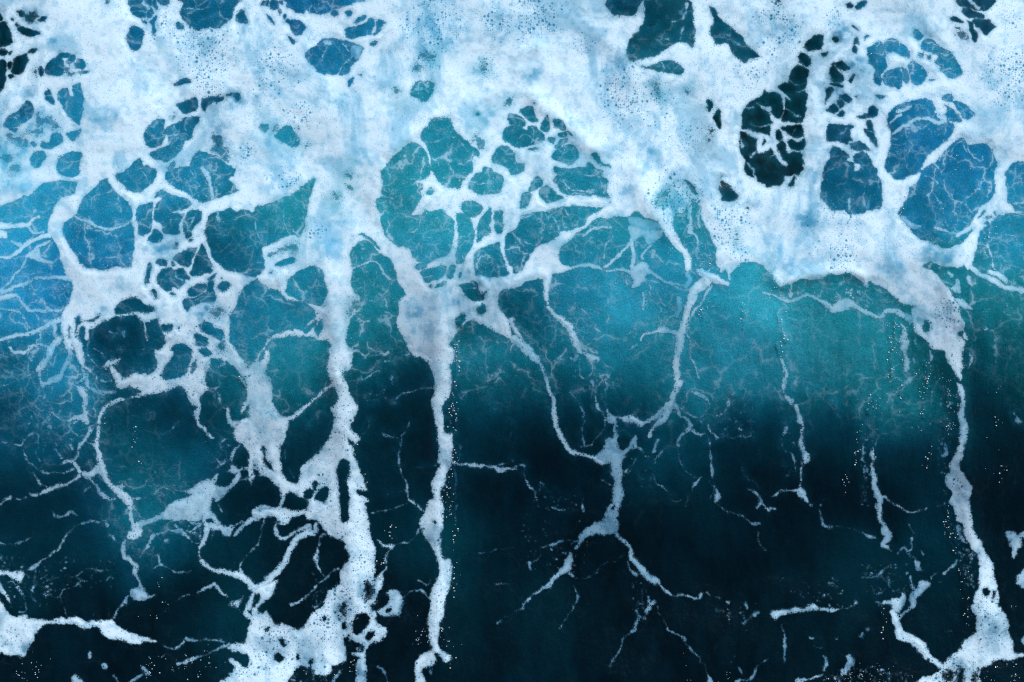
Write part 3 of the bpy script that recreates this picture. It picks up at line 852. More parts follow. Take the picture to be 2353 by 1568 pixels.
S - 12 .5 330,320 360,295
S - 14 .5 580,510 600,560 640,625,24
S - 30 .75 1650,610 1670,575
S thin 40 .8 960,970,30 950,1010,26 965,1090,30 950,1150,28 980,1240,50 985,1330,55 1010,1420,70 1020,1500,40 1025,1640,30
S thin 20 .75 1040,1420,24 1080,1435,24 1100,1460,14 1200,1520,20 1280,1560,10 1400,1545,12 1460,1525,22
S - 18 .6 1540,1510 1610,1495
S - 20 .6 940,850 980,810 1010,815
S - 20 .6 1060,840 1010,900 960,980
S - 16 .6 870,940,10 870,1080,14 890,1130,20 880,1210,18
S - 26 .6 910,1185 915,1200
S - 10 .5 880,910 960,920
S - 30 .6 1600,900 1630,880
S - 26 .7 1630,940,14 1640,1030,40 1600,1045,14
S - 30 .7 2260,660,14 2300,740,40 2320,740,20
S - 12 .5 2080,300 2120,320
S - 10 .35 2085,0 2090,220
S - 12 .4 2225,540 2230,550
T 0 3
S - 16 .65 480,-20 520,40 590,45 650,15 720,35
S - 22 .7 700,130,10 760,110 820,85 890,100 940,80 990,120,40
S - 30 .7 1010,210,40 1050,260,26
S chain 16 .7 690,130,10 650,165,16 590,230,14 560,300,20 530,350,14 430,415,12 370,460,14 320,515,40 250,545,10
S - 12 .6 330,530 330,650 320,690
S - 18 .65 -20,270 60,310 140,300,26 240,265,14 300,230,10 310,180,8
S ring 35 .8 1190,-20 1210,80 1230,120
P ring .9 1210,90 1330,85 1310,150 1280,230 1240,260 1180,255 1170,220 1200,160
S froth 55 .85 1320,110,50 1420,70,55 1520,30,60 1600,-20,70
S knot 40 .85 1150,260,30 1130,320,45 1140,390,50 1200,440,35 1245,500,40 1240,570,40 1270,640,35 1280,690,45
P knot .8 1200,720 1250,690 1310,700 1330,740 1380,770 1440,765 1390,800 1310,830 1250,810 1200,780
S knot 24 .65 1180,775 1140,850 1090,900 1040,980
S - 12 .6 1200,290 1230,330 1280,345
S - 10 .6 1170,400 1240,405
S - 36 .65 1280,410,20 1310,350,30 1370,290,32 1400,240,45 1480,205,45 1560,175,40 1650,190,60 1710,220,40 1760,270,20
S - 24 .6 1610,130 1640,180
S - 20 .6 1680,200 1760,160 1850,120 1880,100
S - 14 .65 1410,320 1400,380 1420,400 1460,400 1470,490,20 1540,520,14 1590,555,16 1690,565,16 1760,540,8
S - 12 .6 1470,490 1400,530
S - 30 .6 1475,488 1485,492
S - 30 .55 1510,265 1530,265
S - 24 .6 1800,270,20 1840,280,26
S froth 50 .85 1880,-20,70 1880,90,50 1910,140,60 1890,220,45 1850,300,35 1830,360,14 1835,420,14
P froth .75 1900,110 1960,100 2050,110 2120,130 2170,130 2140,190 2120,230 2070,220 2040,170 1980,170 1920,160
S froth 50 .7 1930,20 1990,90
S - 20 .6 1940,240 1980,170
S - 30 .5 1750,100 1850,110
S froth 45 .85 2160,230,20 2220,150,45 2290,90,50 2370,30,60
S - 24 .6 2120,130,30 2220,100,20
S hook 50 .9 1850,450,26 1900,490,45 1980,540,35 2050,540,45 2130,570,60 2220,600,75 2290,640,65 2330,710,55 2370,740,60
S hook 30 .8 2210,520,20 2220,570,40
S - 10 .6 2145,460 2150,530
S - 16 .7 2360,320 2290,380 2240,450 2200,520
S - 12 .6 1640,795,10 1740,775,14
S hook 24 .7 1810,750,16 1900,700,22 1975,670,26 2010,730,24 2080,785,30
P hook .75 2100,850 2140,820 2200,820 2240,780 2200,860 2200,900 2250,940 2190,890 2150,870 2110,875
S hook 50 .85 2330,760,50 2290,860,50 2260,920,55 2290,960,60
B foot 1 2290,970 2400,940 2420,1640 2000,1640 2070,1530 2140,1450 2090,1360 2150,1350 2220,1430 2280,1420 2280,1330 2200,1290 2130,1290 2080,1250 2130,1220 2230,1200 2260,1140 2270,1060 2290,1010
S - 30 .8 2110,1220,40 2030,1250,30 1970,1280,30 1900,1320,16 1810,1340,35 1730,1380,45 1640,1410,12
B ledge 1 -60,760 30,860 80,930 130,960 240,945 270,980 370,980 460,1000 560,965 620,980 700,970 790,1015 870,1000 980,990 1030,1000 1080,1060 1150,1100 1250,1130 1330,1160 1380,1170 1430,1200 1340,1200 1290,1230 1170,1210 1110,1180 1020,1170 940,1140 890,1070 780,1075 680,1050 580,1030 440,1035 390,1060 320,1130 310,1190 260,1250 240,1320 210,1335 140,1310 60,1320 0,1310 -60,1300
S - 26 .75 1510,1240,14 1590,1260,30 1640,1230,30 1690,1200,30
S - 24 .7 1720,1180,40 1800,1190,24 1900,1170,24 1990,1175,14 2080,1200,16
P fringe1 .7 660,1568 660,1510 700,1495 750,1530 790,1568 780,1640 660,1640
S - 40 .6 1050,1520,40 1080,1568,50 1090,1600,50
S fringe3 30 .6 1190,1568 1250,1530 1300,1510
S fringe3 30 .6 1300,1450 1350,1500
S fleckb1 55 .6 965,1420 975,1425
S fleckb2 26 .6 820,1300 825,1330
P shard .95 -30,530 100,550 220,565 225,610 190,650 120,600 60,580 -30,600
S ledge 50 1 -40,640,60 20,720,50 60,780,30 90,830,20
S - 22 .7 60,660 130,630 190,740
S - 30 .6 150,680 200,750,35
S - 30 .6 300,720,50 340,670,20
S - 14 .6 270,700 290,770 320,830,20
S - 14 .6 220,780 235,890 180,920
S - 18 .6 100,420 120,450 100,475
S - 30 .6 0,420 15,420
S - 12 .6 360,770 450,770 550,775 600,710 700,680 760,640
S - 8 .5 560,780 600,890 625,960
S - 14 .6 620,580 710,590 800,540 860,530 960,535,16
S - 8 .5 400,650 550,600
S - 16 .6 970,620,22 1020,580,16
S - 8 .5 1020,680 1030,740
S - 8 .5 880,920 850,960
S - 8 .5 150,330 145,400
T 1 3
B foot 1 0,650 200,640 180,700 150,760 120,800 60,850 20,880 40,920 110,900 140,980 150,1020 200,1030 230,1020 300,1050 380,1080 440,1060 480,1010 500,950 540,910 600,870 620,800 650,720 720,700 770,650 780,560 800,490 850,450 840,370 810,290 790,260 730,240 680,240 640,190 600,130 560,90 500,30 480,-20 990,-20 1020,60 1040,130 1060,260 1090,350 1090,470 1100,600 1080,680 1120,620 1180,570 1180,640 1120,760 1100,840 1050,880 1090,940 1100,1030 1150,1060 1210,1080 1200,1150 1130,1200 1080,1200 1020,1230 1000,1290 1010,1400 1020,1500 1020,1640 900,1640 930,1500 920,1400 930,1340 870,1320 860,1290 980,1280 990,1230 900,1190 850,1120 800,1180 830,1290 820,1370 760,1420 700,1420 700,1480 650,1510 540,1500 500,1450 400,1420 350,1480 300,1568 280,1640 -40,1640 -40,880 0,860
H 800,-20 860,-20 850,50 820,60
H 0,760 40,755 50,800 10,830
H 220,1170 250,1165 280,1220 260,1240 230,1210
H 170,1340 190,1305 230,1305 250,1340 230,1380 190,1380
H 370,1340 385,1315 405,1350 385,1370
H 600,990 620,965 645,985 625,1005
H 80,1075 110,1060 105,1085
H 800,1040 820,1010 840,1050 820,1080
H 890,1080 910,970 960,940 1030,950 1040,1000 990,1080 930,1130 900,1120
H 995,1150 1050,1100 1100,1100 1070,1140 1030,1180
H 480,1390 510,1370 520,1400 490,1410
H 560,800 600,760 620,800 590,850 550,840
h 1000,650 1060,660 1060,780 1010,800
h 780,880 820,860 830,960 790,960
h 1060,860 1090,900 1070,930
B swirl .75 1100,930 1150,890 1200,850 1235,790 1200,735 1260,715 1320,750 1352,820 1335,900 1310,960 1260,955 1180,965
H 1190,905 1240,895 1230,920 1195,930
P arm .95 -20,-20 480,-20 490,20 400,40 330,50 290,110 240,130 190,90 180,60 100,40 60,60 0,60 -20,60
S arm 35 .75 180,110,25 190,190,35 250,240,35 320,220,35 400,170,35 490,140,40
S - 20 .7 60,60 55,200 10,320
S hook 75 .85 -30,690,80 60,670,80 150,590,85 210,520,80 270,430,65 330,320,55 400,230,50 480,190,50 540,190,50 545,110,20
S - 26 .75 625,220,26 590,240,16 560,330,12 550,420,40 560,490,16 610,580,10 640,600,20
S - 22 .75 780,510,8 690,570,16 640,610,22 560,660,24 500,740,26 440,800,18 330,860,24
S - 8 .5 550,640 510,550
S side 30 .8 1110,250,16 1140,290,22 1190,310,35 1240,310,50 1260,320,20 1210,370,20 1195,440,16 1190,520,16 1160,570,30 1120,650,50
S - 12 .65 1270,300 1390,270 1460,210 1500,160
B streak 1 1540,20 1580,-20 1700,-20 1720,60 1730,140 1710,210 1690,310 1700,390 1740,440 1770,430 1790,490 1800,600 1790,690 1750,760 1730,850 1720,960 1700,1060 1660,1150 1670,1210 1700,1260 1750,1290 1800,1350 1740,1380 1700,1330 1640,1290 1660,1360 1600,1430 1540,1450 1540,1530 1560,1640 1460,1640 1470,1450 1470,1370 1520,1320 1590,1290 1620,1270 1590,1200 1580,1080 1570,1010 1590,900 1590,810 1610,710 1640,640 1690,570 1680,500 1640,410 1600,310 1550,220 1530,150 1500,110
H 1630,95 1645,85 1655,100 1640,110
S - 22 .7 1510,90 1510,140 1490,180
S - 24 .7 1360,790,10 1420,740,10 1500,735,25 1540,750,40 1580,800,16
S - 16 .6 1490,635 1570,680 1600,630
S - 12 .6 2210,1010 2280,975 2351,930
S - 8 .5 2351,655 2180,660
S - 10 .3 1880,400 2050,380 2351,330
S - 40 .6 700,1600,40 730,1530,30 780,1480,14
S - 26 .5 1110,1420 1180,1470 1210,1568
S - 20 .5 1600,1420 1610,1500
T 2 3
P trunk .5 835,95 870,30 885,-20 965,-20 965,60 985,160 945,210 850,215 740,210 670,240 625,295 560,345 600,265 600,230 640,170 740,100
S - 14 .6 510,260 595,265
S - 20 .6 270,335,20 340,310,14 385,300,35 440,270,20 500,260,10
S wish 50 .65 525,385,20 530,450,60 510,520,70 440,560,40 370,620,40 340,680,50 280,710,35 200,755,22 150,790,20 110,850,18 105,885,38 50,900,8 0,920,6
S wish 36 .5 530,560,40 560,590,35
S - 30 .5 150,470,40 165,530,26
S - 12 .4 250,340 250,420 190,460
S limb 50 .6 960,190,40 1000,240,35 1050,290,36 1080,350,36 1100,420,65 1150,480,50 1210,540,75 1240,600,60 1290,630,100 1340,630,40 1380,690,22 1430,740,34 1460,770,14 1540,760,22 1610,765,20 1680,785,22 1720,780,22 1740,745,20
S limb 26 .45 1070,470,24 1100,540,20 1130,570,40
S - 22 .5 1780,750,24 1815,775,22
S - 16 .5 1860,775 1900,785
S - 24 .5 1960,820 1985,830
S fork 28 .55 1265,790,20 1275,860,36 1320,835,26
S fork 28 .55 1270,880,36 1240,940,20 1200,990,8
S - 12 .5 1220,660 1200,760 1210,840
S fork 24 .55 1155,915,24 1165,965,24 1125,1030,30 1110,1085,36 1040,1140,18 1000,1170,18 985,1270,16 930,1350,16 900,1430,10
S - 16 .55 1340,880,14 1370,980,10 1420,1060,12 1430,1090,18 1500,1120,14 1560,1150,24 1600,1220,14 1620,1250,24 1680,1300,14 1720,1340,16 1720,1390,12 1760,1400,26 1780,1490,14 1810,1540,50 1820,1600,50
S - 8 .45 580,610 700,600 770,570 800,520 860,480 950,460 1040,370
S - 9 .45 560,680 600,790 560,890 490,980 430,1060
S - 12 .5 2000,0,10 2150,70,10 2200,115,24 2270,110,34
S - 14 .55 2255,190,14 2265,270,12 2340,360,22
S - 40 .65 2230,940,60 2270,920,30
S - 18 .55 2220,950 2180,980 2130,1020
S - 20 .5 2140,840,30 2150,880,16
S - 24 .5 1985,965 1995,980
S - 10 .4 1880,890 1880,910 1900,920
S - 26 .5 2060,1560,30 2140,1550,34 2220,1510,24 2260,1420,14 2351,1360,14
S - 10 .4 2050,1310 2020,1390
S - 12 .4 2070,1400 2110,1490
T 3 3
S - 20 .6 470,-20,10 510,80,18 520,130,34 570,150,40 620,145,14 750,160,10 860,185,12 950,240,40 1030,250,12
S clot 60 .75 1020,-30,30 1030,60,50 1060,110,30 1080,170,80 1100,220,80 1070,290,60 1110,320,40 1140,360,16
S - 16 .6 1300,110 1340,190
S - 22 .6 1320,240,14 1315,330,24 1290,360,20
S - 24 .6 1200,390 1240,340 1270,340 1310,400 1350,430,16
S - 40 .65 1350,450,30 1375,520,60 1370,545,30 1425,540,8
S - 28 .6 1415,365 1425,385
P spur .65 1380,650 1440,630 1510,650 1480,690 1420,750 1380,780 1360,810 1350,880 1290,910 1240,960 1200,990 1230,930 1290,880 1310,820 1310,750 1370,710
S spur 22 .6 1300,610,22 1320,690,20 1360,720,30
P spur .8 1050,830 1110,800 1170,780 1220,790 1250,730 1270,780 1250,860 1220,920 1180,930 1150,880 1130,850 1060,850
S - 22 .6 980,830 1060,840
S spur 85 .95 1150,920,40 1180,990,70 1200,1060,60 1220,1130,100 1300,1170,100 1380,1230,90 1440,1300,80 1520,1360,70 1590,1420,60
S - 20 .6 1110,490 1050,530 1010,590,20 920,600,16 870,600,8
S - 20 .6 1120,610 1110,690
S - 10 .5 1120,560 1220,590
S - 18 .5 950,690 980,720
S - 18 .5 1020,740 1080,715
P bar .75 40,910 100,900 180,885 300,880 350,850 430,845 470,880 600,885 700,890 600,915 530,910 450,900 380,900 320,920 230,930 130,960 70,1000 40,960
S bar 16 .65 700,890,10 760,870,16 810,840,16 805,820,10
S - 26 .7 1740,440,14 1720,490,35 1650,530,24 1620,570,14
S - 8 .5 1550,560 1500,610
S - 24 .6 1585,655 1595,655
S - 10 .5 1640,1120 1700,1090
S - 8 .4 1680,775 1720,770
B rstr 1 1750,-20 1860,-20 1880,100 1910,180 1950,260 2000,370 2060,480 2090,600 2110,700 2120,860 2150,880 2190,980 2220,1060 2200,1080 2240,1180 2270,1290 2400,1280 2400,1310 2300,1330 2200,1370 2080,1360 2050,1400 1960,1430 1930,1520 1940,1640 1400,1640 1390,1530 1500,1500 1580,1420 1620,1360 1730,1290 1800,1190 1900,1110 1910,1030 1880,900 1890,780 1930,690 1940,550 1930,420 1900,370 1850,340 1840,270 1810,200 1790,100
H 1965,720 2010,690 2035,720 2020,760 1985,760
H 2055,730 2080,760 2070,810
h 1590,1500 1640,1450 1720,1460 1700,1530 1640,1568
h 1720,1640 1740,1480 1780,1440 1800,1560 1800,1640
h 1880,1480 1930,1440 1920,1568 1880,1568
S - 40 .7 1750,130,50 1760,190,40 1790,250,24 1815,285,10
P isle1 .8 2170,190 2200,165 2250,190 2290,210 2351,180 2400,190 2400,230 2320,240 2330,320 2290,350 2280,400 2260,440 2235,420 2230,350 2210,300 2200,250
P isle2 .7 2351,520 2310,560 2280,620 2330,690 2400,690 2400,520
P isle3 .7 2320,1170 2400,1120 2400,1230 2340,1200
S - 26 .75 260,1550,26 380,1530,26 500,1490,36
S - 40 .6 500,1450 530,1390 500,1330,20
S - 40 .6 720,1450,40 770,1380,60 740,1330,40
S - 60 .6 690,1460 700,1480
S - 20 .55 130,1040,10 155,1150,26 155,1270,35 150,1400,22
S - 24 .5 840,1170 860,1130
S - 18 .5 660,1130 610,1170
S - 26 .5 395,1165 415,1160
S - 10 .5 440,1240 490,1245
S - 26 .5 905,1090 925,1075
"""
EXTRA = """T 2 0
R 60 .11 20,640 60,540 130,460 220,420
R 75 .14 190,880 330,1010 480,1130 620,1240 760,1370
U 200,150 330 1
U 80,60 250 1
U 1000,850 380 .8
U 1250,1000 300 .8
U 2200,650 220 1
U 650,420 160 .7
U 1600,1250 250 .6
D 980,620 130 .35
D 1330,800 110 .4
D 180,680 110 .4
D 1280,1390 70 .35
T 1 0
R 50 .09 2360,640 2280,780 2150,900
R 44 .07 1640,1060 1500,1200 1300,1320 1220,1420
U 1600,200 330 1
U 2250,200 230 1
U 2150,620 130 1
U 200,700 400 .7
U 1550,560 160 .8
U 400,1000 300 .6
D 1650,200 260 .28
D 1780,420 110 .4
D 2250,180 160 .25
D 1560,510 130 .4
D 2020,640 110 .35
D 2150,1000 160 .35
D 1000,1450 150 .25
D 820,920 160 .25
D 100,1300 120 .2
D 250,700 150 .2
T 0 0
U 1900,430 360 1
U 1500,250 250 .7
U 1900,760 260 .6
U 2200,1450 200 .8
D 1850,400 250 .2
D 2150,930 120 .5
D 300,150 130 .4
D 370,1150 220 .35
D 130,1400 220 .45
D 1960,1180 160 .3
D 900,1080 120 .25
D 1050,1080 60 .3
D 480,390 90 .3
D 270,860 90 .35
T 3 0
U 2200,700 330 .9
U 2250,180 150 1
U 100,250 300 .9
U 600,150 150 .8
D 150,200 200 .3
D 800,600 120 .5
D 680,300 130 .45
D 500,1000 60 .4
D 620,850 200 .35
D 300,1600 200 .2
T 3 1
R 60 .11 60,980 120,1040 260,980 400,950 560,940 700,920 840,960
R 60 .09 1600,1050 1720,1250 1780,1400
U 600,550 350 .7
U 1650,1300 170 1
U 700,800 200 1
D 350,470 150 .45
D 1130,900 160 .35
D 1500,770 140 .4
D 1650,820 100 .45
D 150,800 200 .25
D 1350,1350 110 .35
T 2 1
R 100 .17 1165,20 1180,150 1230,260 1310,370 1390,470 1420,560
R 50 .03 1730,940 1850,990 1960,1030
R 40 .03 1880,800 1960,760 2060,820
U 1500,250 330 1
U 2000,500 300 .8
U 2100,780 120 1
D 1500,330 180 .4
D 1050,200 90 .3
D 1330,620 110 .3
T 1 1
R 60 .09 1155,0 1100,200 1090,300 1140,440
R 36 .07 2080,1020 2110,1060 2100,1120
R 36 .07 2040,1240 1960,1370 1890,1420
R 60 .06 300,1200 400,1190
D 660,620 130 .3
D 800,440 90 .3
D 1470,1300 160 .35
D 1520,1450 140 .3
D 1880,1200 120 .4
D 1950,1300 90 .35
D 1950,950 110 .3
U 250,100 250 .7
U 560,550 160 .8
U 900,1100 300 .4
T 1 2
R 50 .07 1785,860 1805,1000 1790,1080
R 50 .06 740,320 760,380
U 750,900 400 .5
U 1700,500 500 .35
U 700,1300 300 .6
T 1 3
U 750,900 400 1
U 950,400 300 .7
U 150,1300 350 .9
U 1650,800 500 .6
D 1030,720 120 .45
D 800,900 110 .4
D 100,900 120 .4
D 480,1400 120 .4
D 960,1500 120 .35
T 3 3
U 2000,1000 350 .8
U 1600,1400 300 1
D 2150,1050 130 .3
D 1950,400 90 .2
T 0 3
U 150,1150 300 .5
U 1050,1080 250 .5
U 2250,1400 250 1
D 230,1270 90 .4
R 40 .05 -20,640 20,720 60,780
T 0 1
D 120,80 160 .5
D 1480,720 110 .45
D 1160,1070 70 .35
D 950,1280 90 .3
D 1850,1260 130 .5
D 540,560 80 .2
D 1380,1300 100 .4
T 2 1
G 2120,1250 2115,1350 2105,1460
G 1860,1150 1790,1230 1720,1310
T 3 1
G 100,1280 120,1400 165,1560
G 2000,600 1970,740
G 1180,1380 1170,1540
G 1290,160 1200,380
G 2300,1000 2320,1030
T 1 2
G 1840,50 1840,300 1800,560 1770,650
G 1830,650 1820,1000 1795,1150 1780,1568
G 1740,1320 1735,1480
G 920,940 900,1040
G 1000,1220 1005,1320
G 1770,720 1765,800
T 3 2
G 90,40 110,120
G 1190,10 1130,150 1140,320
G 1000,500 920,660
G 860,800 800,1070
G 1440,200 1460,400 1410,700
G 1500,960 1460,1130
G 2130,1210 2140,1300
G 1650,480 1640,560
G 1640,740 1620,800
G 1230,420 1215,490
G 970,980 985,1070
G 730,1220 690,1400
T 3 3
G 1640,0 1660,250 1710,380
G 1770,560 1800,720
G 1830,800 1830,1000
G 1040,890 1070,1070
G 1850,620 1870,650
G 1720,210 1715,280
G 2240,880 2230,910
T 1 3
G 1240,110 1235,260
G 1105,480 1100,600
G 1190,410 1185,520
G 1820,140 1810,310
G 1840,460 1820,680
G 900,980 890,1080
G 1790,0 1790,40
G 1720,1100 1760,1260
T 0 2
G 1240,800 1235,940
G 1890,860 1920,920
G 1300,1090 1300,1150
G 960,660 950,720
G 2190,340 2240,410
"""
DOTS = """T 3 1
X 120 5 15 250,1010 560,970 780,980 1000,1080 1130,1190 1050,1260 900,1260 800,1200 560,1200 400,1130 200,1100
X 30 5 12 1150,1240 1400,1300 1350,1480 1180,1480
Y 50 1100,1380 1400,1400 1350,1568 1130,1568
Y 45 0,1050 150,1060 250,1100 200,1160 20,1150
Y 60 1250,80 1600,60 2050,150 2000,450 1800,500 1300,450
Y 20 1980,560 2060,560 1960,760
T 2 1
X 40 4 11 1640,750 1850,780 1850,900 1700,900
Y 40 1650,780 1860,740 1860,900 1700,900
T 3 0
Y 50 900,350 1000,380 1100,1300 1080,1500 1130,1300 960,600
Y 60 1560,1300 2050,1400 2050,1560 1450,1560
T 3 2
X 80 3 9 1560,400 1720,400 1700,800 1660,1000 1640,1400 1560,1400
X 45 3 9 850,900 950,900 930,1500 850,1500
X 30 3 8 150,700 260,700 260,1250 120,1250
Y 110 1580,250 1760,380 1700,900 1580,1000
Y 80 1080,100 1500,100 1480,700 900,700
Y 40 2080,100 2200,1350 2120,1350
T 3 3
X 70 3 9 1640,0 1760,60 1830,300 1920,420 1900,680 1830,700
X 120 3 9 560,1470 900,1400 1300,1500 1300,1568 500,1568
X 60 3 9 870,480 1280,480 1280,760 900,760
X 50 3 8 80,600 700,600 700,900 80,700
Y 130 560,1450 900,1400 1350,1500 1350,1568 500,1568
Y 50 1700,1420 1950,1440 2300,1380 2300,1568 1700,1568
Y 30 2150,1400 2340,1340 2340,1568 2150,1568
T 2 2
X 60 3 8 1750,620 2200,640 2250,900 1750,900
X 40 3 7 1000,1050 1300,1000 1300,1350 1050,1350
X 40 3 7 200,1300 700,1450 650,1568 200,1568
T 2 3
X 70 3 7 100,0 800,0 700,550 100,550
X 50 3 7 1900,800 2300,850 2200,1100 1900,1000
X 50 3 7 1100,640 1260,640 1220,1050 1120,1050
Y 30 1600,1450 2000,1450 2000,1568 1600,1568
T 0 2
X 70 3 9 150,650 700,700 650,1100 400,1100 200,850
X 50 3 9 1900,1000 2150,900 2200,1150 1950,1200
X 40 3 8 1300,1100 1500,1150 1900,1250 1700,1350 1350,1300
X 40 3 8 900,350 1100,420 1000,560 850,560
T 0 3
X 60 3 8 1500,80 1900,40 1850,250 1500,200
X 90 3 8 0,380 380,450 700,600 400,900 100,900
X 50 3 7 560,400 1100,450 1000,700 560,700
Y 150 1350,1200 2100,1250 2080,1568 1300,1568
Y 60 0,1330 350,1330 350,1568 0,1568
Y 30 1380,600 1560,650 1600,980 1400,950
T 1 3
X 50 4 12 840,1120 1010,1180 1000,1350 850,1300
X 50 4 10 480,720 760,650 600,860 500,900
X 40 4 10 320,1460 700,1450 700,1568 320,1568
Y 90 300,1440 760,1420 1000,1250 1250,1568 300,1568
Y 70 1450,1050 1800,1050 1850,1568 1550,1568
Y 30 1450,1000 1580,1100 1560,1250 1480,1200
T 1 2
X 30 3 7 1000,450 1200,350 1200,550 1000,550
"""
